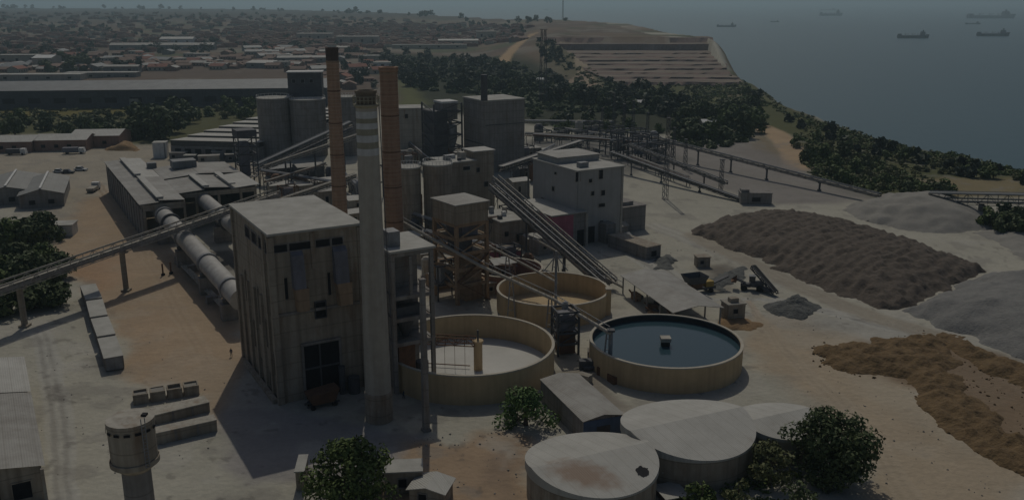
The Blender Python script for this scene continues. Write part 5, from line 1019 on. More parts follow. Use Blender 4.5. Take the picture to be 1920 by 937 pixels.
# ------------------------------------------------------------------ crowded middle of the plant: little roofs, machines and pipes
RG = random.Random(21)
for px, py, w, d, h, m, rf in ((508, 366, 9, 7, 3.4, 'conc_l', 'tin_l'), (548, 372, 8, 6, 4.2, 'conc', 'roof'), (585, 362, 9, 8, 3.8, 'conc_d', 'tin_l'), (600, 392, 7, 7, 6, 'conc', 'tin'), (655, 396, 9, 8, 3.6, 'conc_l', 'tin_l'), (668, 362, 8, 7, 4.4, 'conc_l', 'roof'), (652, 425, 7, 6, 4, 'conc', 'tin_l'),
    (508, 336, 10, 8, 4, 'steel_d', 'tin_d'), (560, 338, 11, 8, 5, 'steel_d', 'tin'), (752, 306, 9, 7, 4, 'conc_l', 'roof'), (785, 300, 8, 7, 5, 'conc_d', 'roof'), (820, 298, 9, 6, 3.6, 'conc', 'tin_l'), (855, 306, 8, 6, 4.6, 'conc_d', 'roof'), (765, 470, 7, 6, 4, 'conc', 'tin_l'), (790, 500, 7, 5, 3.4, 'conc', 'tin'), (812, 545, 6, 5, 3, 'brickw', 'tin_l'),
    (928, 530, 6, 5, 4.6, 'brickw', 'tin_l'), (905, 555, 5, 4, 3, 'conc', 'roof'), (990, 470, 6, 5, 3.4, 'conc', 'tin_l'), (1010, 480, 5, 5, 5, 'conc_d', 'roof'), (960, 452, 6, 5, 5, 'conc', 'tin'), (1022, 300, 9, 7, 4, 'conc_d', 'tin_l'), (985, 300, 8, 7, 5, 'conc_d', 'roof'), (1004, 322, 7, 6, 6, 'conc', 'tin_l'), (975, 340, 8, 6, 5, 'steel_d', 'tin'),
    (1158, 462, 5, 4, 2.4, 'steel_d', 'tin_d'), (1150, 446, 6, 4, 3, 'conc_d', 'tin'), (962, 372, 7, 6, 6, 'conc_d', 'tin_l')):
    B = Block('plant_shed', '%s shed with %s among the crowded machinery of the plant' % ({'conc_l': 'pale', 'conc': 'brownish', 'conc_d': 'grey', 'steel_d': 'dark', 'brickw': 'ochre'}[m], {'tin_l': 'pale sheet roof', 'tin': 'grey sheet roof', 'roof': 'flat pale roof', 'tin_d': 'dark sheet roof'}[rf]), 'shed', G(px, py), w, d, h, M[m], rz=AX + RG.uniform(-.1, .1), group='small sheds of the plant')
    if rf == 'roof': B.flat(M[rf], .25, .3)
    else: B.pitched(M[rf], .9, .3, 'x')
    B.win('F', w * .3, w * .3 + 1.2, h * .35, h * .7, frame='conc_l')
for k, (p, q, r_, n_) in enumerate((((492, 350), (640, 372), .5, 6.5), ((500, 382), (612, 340), .4, 8), ((640, 350), (690, 400), .4, 7), ((742, 312), (880, 300), .45, 6.5), ((760, 292), (805, 330), .4, 8), ((756, 440), (850, 470), .4, 8), ((800, 470), (940, 500), .4, 6), ((820, 520), (960, 530), .35, 5), ((960, 352), (1040, 300), .4, 8), ((985, 276), (1160, 284), .5, 7), ((1000, 288), (1210, 300), .45, 9), ((1060, 262), (1260, 292), .4, 6), ((930, 410), (1010, 452), .4, 9), ((880, 470), (960, 452), .35, 9), ((960, 250), (1150, 250), .5, 7), ((1180, 310), (1290, 350), .35, 4.5))):
    a = Vector((*G(*p), n_)); c = Vector((*G(*q), n_ * .9)); o = thing('pipe_bridge', 'thin pipe bridge on steel legs crossing the crowded middle of the plant', 'pipe bridge', (a.x, a.y, 0), 0, 'pipe bridges of the plant'); c = c - Vector((a.x, a.y, 0)); a = Vector((0, 0, n_))
    b = MB(); lattice(b, a - Vector((0, 0, .8)), c - Vector((0, 0, .8)), 1.4, 1.0, 2.4, .12); b.build('girder', M['steel_d' if k % 3 else 'rust'], o)
    b = MB(); b.tube(a + Vector((0, .3, .1)), c + Vector((0, .3, .1)), r_, n=8); b.build('pipe', M['conc_l' if k % 2 else 'steel'], o, True); b = MB(); b.tube(a + Vector((0, -.5, 0)), c + Vector((0, -.5, 0)), r_ * .6, n=8); b.build('pipe', M['rust' if k % 3 == 1 else 'steel'], o, True)
    m_ = max(2, int((c - a).length / 12))
    for i in range(m_ + 1):
        e = a + (c - a) * i / m_; b = MB(); b.beam((e.x - .7, e.y, -.2), (e.x - .5, e.y, e.z - 1.2), .26); b.beam((e.x + .7, e.y, -.2), (e.x + .5, e.y, e.z - 1.2), .26); b.beam((e.x - .6, e.y, e.z * .4), (e.x + .6, e.y, e.z * .8), .14); b.build('leg', M['steel_d'], o)
for k, (px, py, r_, h) in enumerate(((640, 388, 1.8, 6), (676, 384, 1.5, 8), (520, 356, 2.2, 5), (620, 350, 1.8, 7), (770, 312, 1.6, 7), (800, 296, 2.0, 6), (842, 312, 1.5, 8), (778, 452, 1.5, 6), (800, 520, 1.3, 5), (945, 515, 1.6, 4), (1000, 340, 1.8, 9), (1010, 262, 2.4, 7), (1085, 258, 2.2, 8), (1225, 276, 2.0, 7), (990, 505, 1.6, 3.6), (930, 545, 1.4, 4))):
    x, y = G(px, py); o = thing('process_vessel', ('pale', 'grey', 'rusty', 'dark')[k % 4] + ' upright vessel among the crowded machinery of the plant', 'vessel', (x, y, 0), 0, 'upright vessels of the plant'); b = MB(); b.lathe([(r_, .6), (r_, h), (r_ * .6, h + r_ * .5), (.15, h + r_ * .6)], 20); b.build('shell', M[('conc_l', 'steel', 'rust', 'steel_d')[k % 4]], o, True)
    b = MB(); b.lathe([(r_ + .3, -.2), (r_ + .3, .6)], 20); b.build('plinth', M['conc_d'], o); b = MB(); b.beam((0, 0, h + r_ * .5), (r_ * 2.2, 0, h * .6), .35); b.build('pipe_branch', M['steel'], o)
for k, (px, py, w, h) in enumerate(((822, 566, 6, 9), (898, 512, 5, 7), (948, 505, 5, 6), (760, 425, 6, 10), (690, 372, 6, 12), (530, 388, 6, 7), (950, 430, 6, 7), (1002, 440, 5, 8), (975, 318, 7, 10), (758, 330, 6, 9))):
    x, y = G(px, py); o = thing('steel_stage', 'small open steel stage with a machine on it among the plant machinery', 'steel stage', (x, y, 0), AX, 'steel stages of the plant'); b = MB(); frame(b, w, w * .8, -.2, h, (h * .45, h * .97), .3, True); b.build('frame', M['rust' if k % 2 else 'steel_d'], o); b = MB(); b.box(.2, w - .2, .2, w * .8 - .2, h * .45 + .2, h * .45 + .32); b.build('deck', M['conc_d'], o); b = MB(); b.box(w * .2, w * .75, w * .15, w * .6, h * .45 + .33, h * .9); b.build('machine', M[('steel', 'conc', 'duct')[k % 3]], o)

# ------------------------------------------------------------------ heaps
def heap(name, label, px_poly, hmax, slope, m, step=1.0, amp=.4, fr=3.0, rib=None, cat='heap', top_noise=0.0, group=None, z_poly=0):
    poly = [G(*p) for p in px_poly]; xs = [p[0] for p in poly]; ys = [p[1] for p in poly]; cx, cy = sum(xs) / len(xs), sum(ys) / len(ys)
    X, Y = np.meshgrid(np.arange(min(xs) - 2, max(xs) + 2, step), np.arange(min(ys) - 2, max(ys) + 2, step), indexing='ij')
    d = sdist(X + (fbm(X / 5, Y / 5) - .5) * 7, Y + (fbm(X / 5 + 9, Y / 5) - .5) * 7, poly)
    Z = hmax * (1 - np.exp(-np.maximum(d, 0) * slope / hmax)); Z = Z + (fbm(X / fr, Y / fr, 5) - .5) * amp * np.minimum(1, np.maximum(d, 0) / 3) * 2 + top_noise * (fbm(X / 14, Y / 14) - .5) * np.minimum(1, np.maximum(d, 0) / 6)
    if rib:
        ang, wl, ra = rib; ph = (X * math.cos(ang) + Y * math.sin(ang)) / wl + 2.2 * fbm(X / 16, Y / 16); Z = Z + ra * (np.abs(np.sin(ph * math.pi)) - .5) * np.minimum(1, np.maximum(d, 0) / 4)
    Z = np.where(d <= 0, -.25, np.maximum(Z, -.1)); nx, ny = X.shape; keep = d > -step * 1.6
    idx = -np.ones(X.shape, int); idx[keep] = np.arange(keep.sum()); vs = np.stack([X - cx, Y - cy, Z], -1)[keep]
    q = np.stack([idx[:-1, :-1], idx[1:, :-1], idx[1:, 1:], idx[:-1, 1:]], -1).reshape(-1, 4); q = q[(q >= 0).all(1)]
    b = MB(); b.v = [tuple(v) for v in vs.tolist()]; b.f = [tuple(f) for f in q.tolist()]; b.m = [0] * len(b.f); o = b.build(name, M[m]); 
    o.data.polygons.foreach_set("use_smooth", [True] * len(o.data.polygons)); o.location = (cx, cy, 0); tag(o, label, cat, group); return o
ra = G(1500, 520); rb = G(1700, 440); rang = math.atan2(rb[1] - ra[1], rb[0] - ra[0]) + math.pi / 2
heap('clinker_heap', 'wide dark brown stockpile with combed ridges on its surface', [(1288, 436), (1340, 414), (1400, 403), (1480, 402), (1580, 416), (1680, 444), (1790, 484), (1852, 512), (1770, 548), (1690, 582), (1640, 580), (1560, 548), (1470, 508), (1380, 470)], 5.0, .55, 'ribbed', .7, .8, 1.5, (rang, 3.6, .62), 'stockpile')
heap('gravel_heap', 'large grey gravel stockpile running out of the right edge', [(1695, 583), (1770, 550), (1850, 517), (1960, 512), (2100, 560), (2100, 780), (1960, 690), (1860, 650), (1760, 614)], 6.0, .6, 'grav', 1.0, .55, 2.5, None, 'stockpile', 1.2)
heap('gravel_mound', 'broad pale gravel mound in front of the conveyor bridge', [(1575, 392), (1640, 374), (1720, 368), (1790, 376), (1850, 400), (1870, 428), (1800, 436), (1700, 432), (1620, 414)], 8.5, .55, 'gravl', 1.2, .6, 5, None, 'mound')
heap('gravel_mound', 'low pale gravel bank at the far right under the bridge pillar', [(1830, 436), (1880, 418), (1960, 430), (2050, 470), (2040, 510), (1930, 490)], 2.5, .3, 'gravl', 1.2, .4, 5, None, 'mound')
heap('spoil_ridge', 'lumpy yellow brown spoil ridge, the longer one nearest the road', [(1522, 650), (1590, 645), (1680, 634), (1745, 622), (1770, 640), (1790, 690), (1815, 725), (1840, 760), (1905, 810), (1990, 870), (1980, 905), (1900, 880), (1830, 842), (1770, 800), (1735, 765), (1690, 712), (1600, 700), (1545, 690)], 1.7, .5, 'spoil', .5, 1.1, 1.7, None, 'spoil ridge', 1.2, 'spoil ridges')
heap('spoil_ridge', 'thin yellow brown spoil ridge along the grey gravel stockpile', [(1752, 622), (1790, 632), (1820, 642), (1880, 675), (1960, 705), (2020, 740), (2000, 755), (1900, 722), (1830, 692), (1780, 662)], 1.5, .5, 'spoil', .5, 1.1, 2.2, None, 'spoil ridge', .6, 'spoil ridges')
heap('rubble_pile', 'small dark grey rubble pile alone on the pale road', [(1440, 574), (1475, 558), (1512, 558), (1534, 586), (1500, 598), (1462, 590)], 2.6, .75, 'rubble', .5, 1.3, 1.8, None, 'pile')
heap('earth_mound', 'orange earth mound with the ochre hut on it', [(1343, 606), (1362, 590), (1395, 592), (1430, 608), (1400, 620), (1360, 618)], 1.6, .5, 'earth', .5, .5, 2, None, 'mound')
heap('earth_mound', 'orange earth pile beside the rightmost low house', [(200, 283), (215, 268), (250, 270), (258, 284)], 5.5, .7, 'earth', 1.0, .7, 3, None, 'mound')
heap('rubble_pile', 'dark scrap rubble at the end of the long concrete box', [(1218, 492), (1250, 478), (1282, 490), (1262, 502), (1230, 502)], 1.5, .6, 'rubble', .5, 1.0, 1.6, None, 'pile')
heap('rubble_pile', 'dirty rubble beside the mobile crusher', [(1318, 540), (1345, 512), (1392, 500), (1400, 520), (1350, 548)], 1.4, .5, 'rubble', .5, .9, 1.6, None, 'pile')

# loose stones and clods nobody could count
def stones(name, polys, n, r0, r1, m, seed):
    rr = random.Random(seed); b = MB()
    for poly in polys:
        for p in inpoly(poly, n, seed):
            x, y = G(*p); q = rr.uniform(r0, r1) * rr.uniform(.4, 1); k = 5; a0 = rr.uniform(0, 6); vs = [(x + q * rr.uniform(.7, 1.2) * math.cos(a0 + 6.283 * i / k), y + q * rr.uniform(.7, 1.2) * math.sin(a0 + 6.283 * i / k), -.05) for i in range(k)]
            vs += [(x + (vx - x) * .55, y + (vy - y) * .55, q * rr.uniform(.5, .9)) for vx, vy, _ in vs]; b.add(vs, [(i, (i + 1) % k, k + (i + 1) % k, k + i) for i in range(k)] + [tuple(range(k, 2 * k))])
    o = b.build(name, M[m]); o['kind'] = 'stuff'
YD = [(60, 600), (440, 640), (420, 900), (80, 930)]; YR = [(1160, 440), (1300, 450), (1500, 560), (1720, 620), (1500, 640), (1400, 600), (1200, 500)]; YB = [(1420, 700), (1640, 720), (1900, 930), (1680, 930)]
def deferred_stones():
    stones('loose_stones', [YD, YR, YB, [(760, 820), (1000, 800), (1000, 930), (760, 930)], [(860, 480), (1160, 560), (1100, 730), (1040, 700)]], 70, .10, .30, 'gravl', 51)
    stones('loose_clods', [[(1515, 645), (1740, 618), (1930, 690), (1930, 890), (1850, 862), (1720, 770), (1690, 716), (1530, 694)]], 330, .12, .45, 'spoil', 52)

# ------------------------------------------------------------------ trees
def leafmesh(clumps, per, size, seed, flat=.75):
    rs = np.random.RandomState(seed); V_ = []; n = 0
    for (x, y, z, r) in clumps:
        k = max(6, int(per * r * r)); v = rs.normal(size=(k, 3)); v /= np.linalg.norm(v, axis=1)[:, None]; rad = r * rs.uniform(.55, 1.08, k) ** .6
        c = np.array([x, y, z]) + v * rad[:, None] * np.array([1, 1, flat]); nrm = v + rs.normal(size=(k, 3)) * .55 + np.array([0, 0, .35]); nrm /= np.linalg.norm(nrm, axis=1)[:, None]
        t = np.cross(nrm, rs.normal(size=(k, 3))); t /= np.linalg.norm(t, axis=1)[:, None]; bt = np.cross(nrm, t); s = size * rs.uniform(.55, 1.3, k)[:, None]
        V_.append(np.stack([c - t * s - bt * s * .6, c + t * s - bt * s * .5, c + t * s * .8 + bt * s * .6, c - t * s * .9 + bt * s * .5], 1)); n += k
    V_ = np.concatenate(V_).reshape(-1, 3); return V_, n
def raw(name, V_, mats):
    me = bpy.data.meshes.new(name); n = len(V_) // 4; me.vertices.add(n * 4); me.vertices.foreach_set("co", V_.astype(np.float32).ravel())
    me.loops.add(n * 4); me.loops.foreach_set("vertex_index", np.arange(n * 4, dtype=np.int32)); me.polygons.add(n); me.polygons.foreach_set("loop_start", np.arange(0, n * 4, 4, dtype=np.int32))
    me.update(calc_edges=True)
    for m in mats: me.materials.append(m)
    return me
def crown_clumps(R, h0, h1, n, seed, rmin=.28, rmax=.5):
    rr = random.Random(seed); out = []
    for i in range(n):
        a = rr.uniform(0, 6.283); t = rr.uniform(0, 1); z = h0 + (h1 - h0) * t; w = math.sqrt(max(.05, 1 - (2 * t - .85) ** 2 * .75)); q = R * w * math.sqrt(rr.uniform(.05, 1)) * .8
        out.append((q * math.cos(a), q * math.sin(a), z, R * rr.uniform(rmin, rmax)))
    return out
def trunk_mb(h, r_, limbs, seed):
    rr = random.Random(seed); b = MB(); b.tube((0, 0, -.3), (.1 * r_, 0, h * .55), r_, r_ * .62, 10, False); b.tube((.1 * r_, 0, h * .55), (r_ * .4, r_ * .3, h), r_ * .62, r_ * .3, 8, False)
    for c in limbs: b.tube((.1 * r_, 0, h * rr.uniform(.4, .7)), (c[0] * .85, c[1] * .85, c[2]), r_ * .42, r_ * .12, 6, False)
    return b
def tree(name, label, x, y, R, ht, h0, n, leaf, per, size, seed, group=None, z=0.0):
    o = thing(name, label, 'tree', (x, y, z), random.Random(seed).uniform(0, 6), group); cl = crown_clumps(R * .98, h0, ht - R * .22, int(n * 1.9), seed, .12, .34) if not group else crown_clumps(R, h0, ht - R * .3, n, seed); V_, k = leafmesh(cl, per, size, seed)
    me = raw('crown', V_, [M[leaf]]); c = bpy.data.objects.new('crown', me); COL.objects.link(c); c.parent = o
    t = trunk_mb(ht * .8, max(.16, R * .075), cl[:7], seed).build('trunk', M['bark'], o, True); return o
gx = lambda px, py: G(px, py)
def spot(px, cy, Y):                                  # stand at forward distance Y so that the crown centre shows at row cy; returns x, y and crown centre height
    p = at(px, cy, Y); return p
x, y, zc = spot(657, 884, 116); tree('leafy_tree', 'broad dark green tree at the bottom edge below the striped chimney', x, y, 7.6, zc + 5.4, max(1.2, zc - 4.2), 32, 'leaf_m', 30, .27, 21)
x, y, zc = spot(1562, 848, 124); tree('leafy_tree', 'largest round dark tree at the lower right beside the sandy road', x, y, 7.9, zc + 7.4, max(1.5, zc - 6.4), 38, 'leaf_d', 32, .26, 22)
x, y, zc = spot(1445, 872, 122); tree('leafy_tree', 'mid green tree touching the left side of the largest dark tree', x, y, 4.4, zc + 3.8, max(.8, zc - 3.6), 22, 'leaf_o', 34, .25, 23)
x, y, zc = spot(986, 768, 142); tree('leafy_tree', 'bright green loose crowned tree left of the blue ended shed', x, y, 6.0, zc + 4.2, zc - 3.4, 20, 'leaf_l', 26, .27, 24)
x, y, zc = spot(1318, 908, 112); tree('bush', 'green bush in front of the second covered tank', x, y, 2.7, max(zc + 1.8, 2.5), .5, 13, 'leaf_m', 46, .26, 25)
x, y, zc = spot(1385, 912, 113); tree('bush', 'low scrubby bush left of the mid green tree', x, y, 2.4, max(zc + 1.6, 2.2), .4, 11, 'leaf_o', 46, .26, 26)
x, y, zc = spot(1500, 918, 112); tree('bush', 'dark bush at the bottom edge under the large dark tree', x, y, 3.0, max(zc + 1.6, 2.2), .4, 12, 'leaf_d', 46, .26, 27)
for k, (px, cy, Y, R, hh, lf) in enumerate(((84, 392, 268, 7.0, 9.5, 'leaf_d'), (50, 405, 258, 6.5, 9, 'leaf_d'), (12, 400, 255, 7, 10, 'leaf_m'), (-25, 410, 250, 7, 10, 'leaf_d'), (28, 440, 236, 5.5, 8, 'leaf_d'), (108, 472, 228, 4.6, 7, 'leaf_d'), (78, 480, 222, 6.0, 8, 'leaf_d'), (36, 478, 222, 6.6, 8.5, 'leaf_d'), (-6, 480, 220, 6.5, 8.5, 'leaf_m'), (102, 520, 205, 4.8, 6.0, 'leaf_d'), (60, 522, 203, 5.6, 6.5, 'leaf_d'), (16, 528, 200, 5.8, 6.5, 'leaf_d'), (-28, 530, 198, 6, 7, 'leaf_d'), (78, 448, 240, 4, 6.5, 'leaf_m'))):
    x = (px - 960) / F * (Y * CT + 65 * ST)
    tree('shade_tree', '%s green shade tree in the clump at the left behind the belt conveyor gantry' % ('dark' if lf == 'leaf_d' else 'lighter'), x, Y, R, hh, 1.6, 15, lf, 16, .5, 40 + k, 'shade trees at the left')

# prototypes for distant trees: one mesh each, crown and trunk together
PROTO = {}
def far_proto(key, leaf, R, ht, h0, n, per, size, seed):
    cl = crown_clumps(R, h0, ht - R * .3, n, seed, .3, .55); V_, k = leafmesh(cl, per, size, seed); me = raw('far_tree', V_, [M[leaf], M['bark']])
    b = trunk_mb(ht * .7, R * .09, cl[:3], seed); tm = bpy.data.meshes.new('t'); tm.from_pydata(b.v, [], b.f)
    import bmesh as bmh; bm = bmh.new(); bm.from_mesh(me); nf = len(bm.faces); bm.from_mesh(tm); bm.faces.ensure_lookup_table()
    for f in bm.faces[nf:]: f.material_index = 1
    bm.to_mesh(me); bm.free(); bpy.data.meshes.remove(tm); PROTO.setdefault(key, []).append(me)
for k in range(4): far_proto('dark', 'leaf_d', 5, 9, 1.6, 12, 9, .75, 60 + k); far_proto('mid', 'leaf_m', 4.6, 8, 1.4, 11, 9, .72, 70 + k)
for k in range(3): far_proto('blue', 'leaf_b', 6, 10, 1.4, 11, 4, 1.1, 80 + k); far_proto('olive', 'leaf_o', 3.2, 4.6, .4, 9, 12, .55, 90 + k)
def inpoly(px_poly, n, seed, minpx=0):
    rr = random.Random(seed); xs = [p[0] for p in px_poly]; ys = [p[1] for p in px_poly]; out = []
    rs = np.random.RandomState(seed); tries = 0
    while len(out) < n and tries < 60:
        tries += 1; c = np.stack([rs.uniform(min(xs), max(xs), 4 * n), rs.uniform(min(ys), max(ys), 4 * n)], 1); c = c[sdist(c[:, 0], c[:, 1], px_poly) > 0]
        for p in c:
            if len(out) >= n: break
            if not minpx or tries > 30 or all(abs(p[0] - q[0]) > minpx or abs(p[1] - q[1]) > minpx * .5 for q in out[-60:]): out.append((float(p[0]), float(p[1])))
    return out
PLAN = []                                              # (distance, px, py, kind, scale, label, group)
def plant(pts, kinds, s0, s1, label, group, seed):
    rr = random.Random(seed)
    X, Y, Z = gzv(pts); dc = sdist(X, Y, coast); dq = sdist(X, Y, QP)
    for x, y, z, a_, q_ in zip(X.tolist(), Y.tolist(), Z.tolist(), dc, dq):
        if a_ < 2 or q_ > -3: continue
        PLAN.append((math.hypot(x, y), x, y, z, rr.choice(kinds), rr.uniform(s0, s1), label, group, rr.uniform(0, 6)))
plant(inpoly([(715, 112), (760, 100), (940, 118), (1010, 140), (1100, 172), (1290, 196), (1300, 216), (1262, 222), (1150, 212), (1010, 200), (985, 192), (880, 178), (800, 172), (760, 160)], 150, 1, 9), ['dark', 'dark', 'blue'], .85, 1.35, 'dark tree in the dense belt between the plant and the terraced quarry', 'trees of the dense belt', 1)
plant(inpoly([(1262, 222), (1430, 205), (1432, 250), (1400, 268), (1330, 276), (1270, 268)], 30, 2, 12), ['dark', 'dark', 'mid'], .9, 1.45, 'dark tree in the grove left of the curved dirt track', 'trees of the grove', 2)
plant(inpoly([(985, 215), (1255, 222), (1262, 250), (1000, 258)], 26, 3, 12), ['dark', 'olive', 'mid'], .6, 1.0, 'dusty tree behind the pipe racks', 'dusty trees', 3)
plant(inpoly([(-30, 232), (180, 232), (240, 240), (230, 266), (60, 262), (-30, 268)], 18, 4, 14), ['dark', 'dark', 'mid'], .8, 1.2, 'dark tree in the row behind the low houses', 'trees behind the low houses', 4)
plant([(270, 258), (298, 262), (322, 250), (250, 262), (345, 232), (300, 235), (262, 240), (330, 222)], ['dark'], 1.2, 1.75, 'large dark tree in the clump left of the saw tooth hall', 'trees by the saw tooth hall', 5)
plant(inpoly([(345, 205), (490, 205), (480, 224), (350, 226)], 14, 6, 12), ['mid', 'olive', 'mid'], .8, 1.2, 'lighter green tree behind the saw tooth hall', 'trees behind the saw tooth hall', 6)
plant(inpoly([(1480, 262), (1530, 262), (1640, 300), (1700, 340), (1640, 362), (1560, 342), (1505, 318)], 32, 7, 11), ['mid', 'olive', 'olive', 'mid', 'dark'], .5, .9, 'bushy tree on the slope between dirt track and sea', 'trees on the coastal slope', 7)
plant(inpoly([(1470, 226), (1540, 240), (1700, 286), (1860, 322), (1960, 338), (1960, 352), (1850, 340), (1720, 322), (1600, 290), (1520, 258)], 46, 8, 10), ['olive', 'mid', 'olive'], .4, .8, 'small tree along the coastal edge above the sea', 'trees along the coastal edge', 8)
plant([(1730, 372), (1755, 370), (1770, 366), (1700, 368), (1850, 425), (1872, 440), (1890, 432), (1912, 446), (1905, 425), (1880, 415)], ['dark', 'mid'], .5, .85, 'dark bush near the conveyor bridge', 'bushes near the conveyor bridge', 9)
plant(inpoly([(75, 140), (190, 140), (190, 122), (90, 122)], 12, 10, 10), ['dark'], 1.2, 1.6, 'tall dark tree in the clump behind the long storage hall', 'trees behind the long hall', 10)
plant([(220, 132), (245, 130), (262, 128), (545, 92), (560, 90), (580, 91), (596, 90), (655, 104), (668, 102), (720, 106), (730, 110)], ['dark', 'blue'], 1.1, 1.5, 'dark lone tree standing among the houses of the near town', 'trees in the near town', 11)
plant(inpoly([(-20, 22), (450, 26), (950, 40), (1000, 60), (900, 84), (540, 100), (-20, 118)], 300, 12), ['blue', 'blue', 'dark', 'mid'], .7, 1.35, 'hazy tree among the houses of the distant town', 'trees of the distant town', 12)
plant([(1145, 158), (1180, 186), (1222, 184), (1245, 182), (1275, 186), (1250, 176), (1300, 172), (1340, 160), (1380, 166), (1400, 178), (1420, 184), (1300, 196)], ['mid', 'olive', 'dark'], .6, 1.1, 'tree on the grassy slope below the terraced quarry', 'trees below the quarry', 13)
plant(inpoly([(1010, 76), (1045, 90), (1090, 130), (1050, 128), (1010, 112)], 14, 14, 8), ['olive', 'mid', 'blue'], .7, 1.1, 'tree on the slope left of the terraced quarry', 'trees left of the quarry', 14)
RG = random.Random(9)
for k in range(60):                                   # the far skyline
    px = RG.uniform(0, 1130); e = np.interp(px, [0, 450, 700, 960, 1180], [6300, 5100, 3700, 2500, 1700]); Y = e * RG.uniform(.86, .95); x = (px - 960) / F * (Y * CT + 45 * ST)
    if sdist(np.array([x]), np.array([Y]), coast)[0] > 5: PLAN.append((math.hypot(x, Y), x, Y, hz(x, Y), 'blue', RG.uniform(1.2, 2.4) * (.6 + .4 * Y / 3000), 'hazy tree on the far skyline', 'trees on the skyline', RG.uniform(0, 6)))
plant(inpoly([(640, 106), (760, 104), (745, 150), (700, 168), (640, 170)], 16, 15, 10), ['dark', 'mid', 'blue'], .7, 1.1, 'dark tree between the thick brick chimney and the near town', 'trees behind the brick chimneys', 15)
PLAN.sort(key=lambda t: t[0] / t[5]); NT = 280; first = True
for (d, x, y, z, kind, s_, lab, grp, a) in PLAN[:NT]:
    me = PROTO[kind][int(a * 100) % len(PROTO[kind])]; o = bpy.data.objects.new('bushy_tree' if kind != 'olive' else 'shrub', me); COL.objects.link(o); o.location = (x, y, z - .1); o.rotation_euler = (0, 0, a); o.scale = (s_, s_, s_ * (.85 + .3 * (a % 1))); tag(o, lab, 'tree' if kind != 'olive' else 'shrub', grp)
clumps = []; rr = np.random.RandomState(4); parts = []
for (d, x, y, z, kind, s_, lab, grp, a) in PLAN[NT:]:
    cl = [(x + c[0] * s_, y + c[1] * s_, z + c[2] * s_, c[3] * s_) for c in crown_clumps(5, 1.5, 7.5, 6, int(a * 1000), .35, .6)]; V_, k = leafmesh(cl, 1.6, 1.6, int(a * 999)); parts.append(V_)
def stuff(name, parts, leaf):
    me = raw(name, np.concatenate(parts), [M[leaf]]); o = bpy.data.objects.new(name, me); COL.objects.link(o); o['kind'] = 'stuff'
if parts: stuff('distant_trees', parts, 'leaf_b')
# undergrowth nobody could count
def scrub(name, polys, n, r0, r1, leaf, seed, size=.45, per=10):
    parts = []; rr = random.Random(seed)
    for poly in polys:
        X, Y, Z = gzv(inpoly(poly, n, seed)); dc = sdist(X, Y, coast); dq = sdist(X, Y, QP)
        for x, y, z, a_, q_ in zip(X.tolist(), Y.tolist(), Z.tolist(), dc, dq):
            if a_ < -6 or q_ > 0: continue
            q = rr.uniform(r0, r1); V_, k = leafmesh([(x, y, z + q * .3, q), (x + q * rr.uniform(-1, 1), y + q * .6, z + q * .2, q * .8)], per, size * (1 + q * .15), int(rr.random() * 1e6)); parts.append(V_)
    stuff(name, parts, leaf)
scrub('coastal_scrub', [[(1430, 172), (1500, 208), (1640, 258), (1800, 290), (1960, 324), (1960, 340), (1820, 318), (1700, 300), (1600, 270), (1520, 240), (1450, 205)], [(1500, 240), (1660, 290), (1760, 345), (1640, 368), (1540, 345), (1500, 300)]], 420, .5, 1.5, 'leaf_o', 31)
scrub('green_scrub', [[(1440, 195), (1500, 215), (1640, 262), (1800, 292), (1940, 322), (1940, 336), (1800, 318), (1640, 290), (1520, 245)], [(1510, 262), (1640, 296), (1730, 345), (1640, 366), (1545, 345), (1512, 308)], [(1330, 145), (1420, 172), (1440, 200), (1300, 188)]], 420, .5, 1.7, 'leaf_m', 41)
scrub('dark_scrub', [[(1262, 235), (1430, 220), (1430, 262), (1340, 280), (1270, 274)]], 150, 1.2, 2.6, 'leaf_d', 32, .6)
scrub('belt_undergrowth', [[(715, 105), (960, 120), (1100, 172), (1290, 192), (1300, 220), (1150, 216), (1010, 206), (880, 180), (760, 165)]], 520, 2.0, 4.2, 'leaf_d', 33, 1.0, 3.5)
scrub('slope_scrub', [[(1000, 80), (1045, 76), (1180, 165), (1110, 170), (1040, 132)], [(1180, 165), (1360, 140), (1430, 170), (1440, 200), (1300, 196)]], 130, 1.0, 2.6, 'leaf_o', 34, .8, 4)
scrub('grass_verge', [[(-40, 206), (300, 206), (320, 232), (240, 250), (-40, 240)]], 260, .8, 2.2, 'leaf_o', 35, .8, 5)
scrub('foreground_weeds', [[(1280, 880), (1480, 880), (1520, 950), (1280, 950)]], 60, .5, 1.3, 'leaf_m', 36, .22, 30)

# ------------------------------------------------------------------ town
TOWN = [(-20, 24), (450, 27), (960, 42), (1000, 52), (960, 78), (900, 90), (700, 92), (540, 128), (460, 132), (-20, 138)]
HP = {}
def house_proto(key, w, d, h, wall, roof, rise, wins=True):
    b = MB(); b.mi = 0; b.box(-w / 2, w / 2, -d / 2, d / 2, -1.5, h); b.mi = 1
    if rise: b.gable(-w / 2, w / 2, -d / 2, d / 2, h + .02, rise, .2, 'x', .5)
    else: b.box(-w / 2 - .2, w / 2 + .2, -d / 2 - .2, d / 2 + .2, h + .01, h + .4)
    b.mi = 0
    if rise:
        for s_ in (-1, 1): b.add([(s_ * w / 2, -d / 2, h), (s_ * w / 2, d / 2, h), (s_ * w / 2, 0, h + rise)], [(0, 1, 2)])
    b.mi = 2
    if wins:
        n = int(w / 3.2)
        for i in range(n):
            for fl in range(max(1, int(h / 3))): x = -w / 2 + w * (i + .5) / n; b.box(x - .6, x + .6, -d / 2 - .06, -d / 2 - .005, fl * 3 + 1, fl * 3 + 2.3)
    o = b.build('house_mesh', [M[wall], M[roof], M['dark']]); me = o.data; bpy.data.objects.remove(o); HP[key] = me
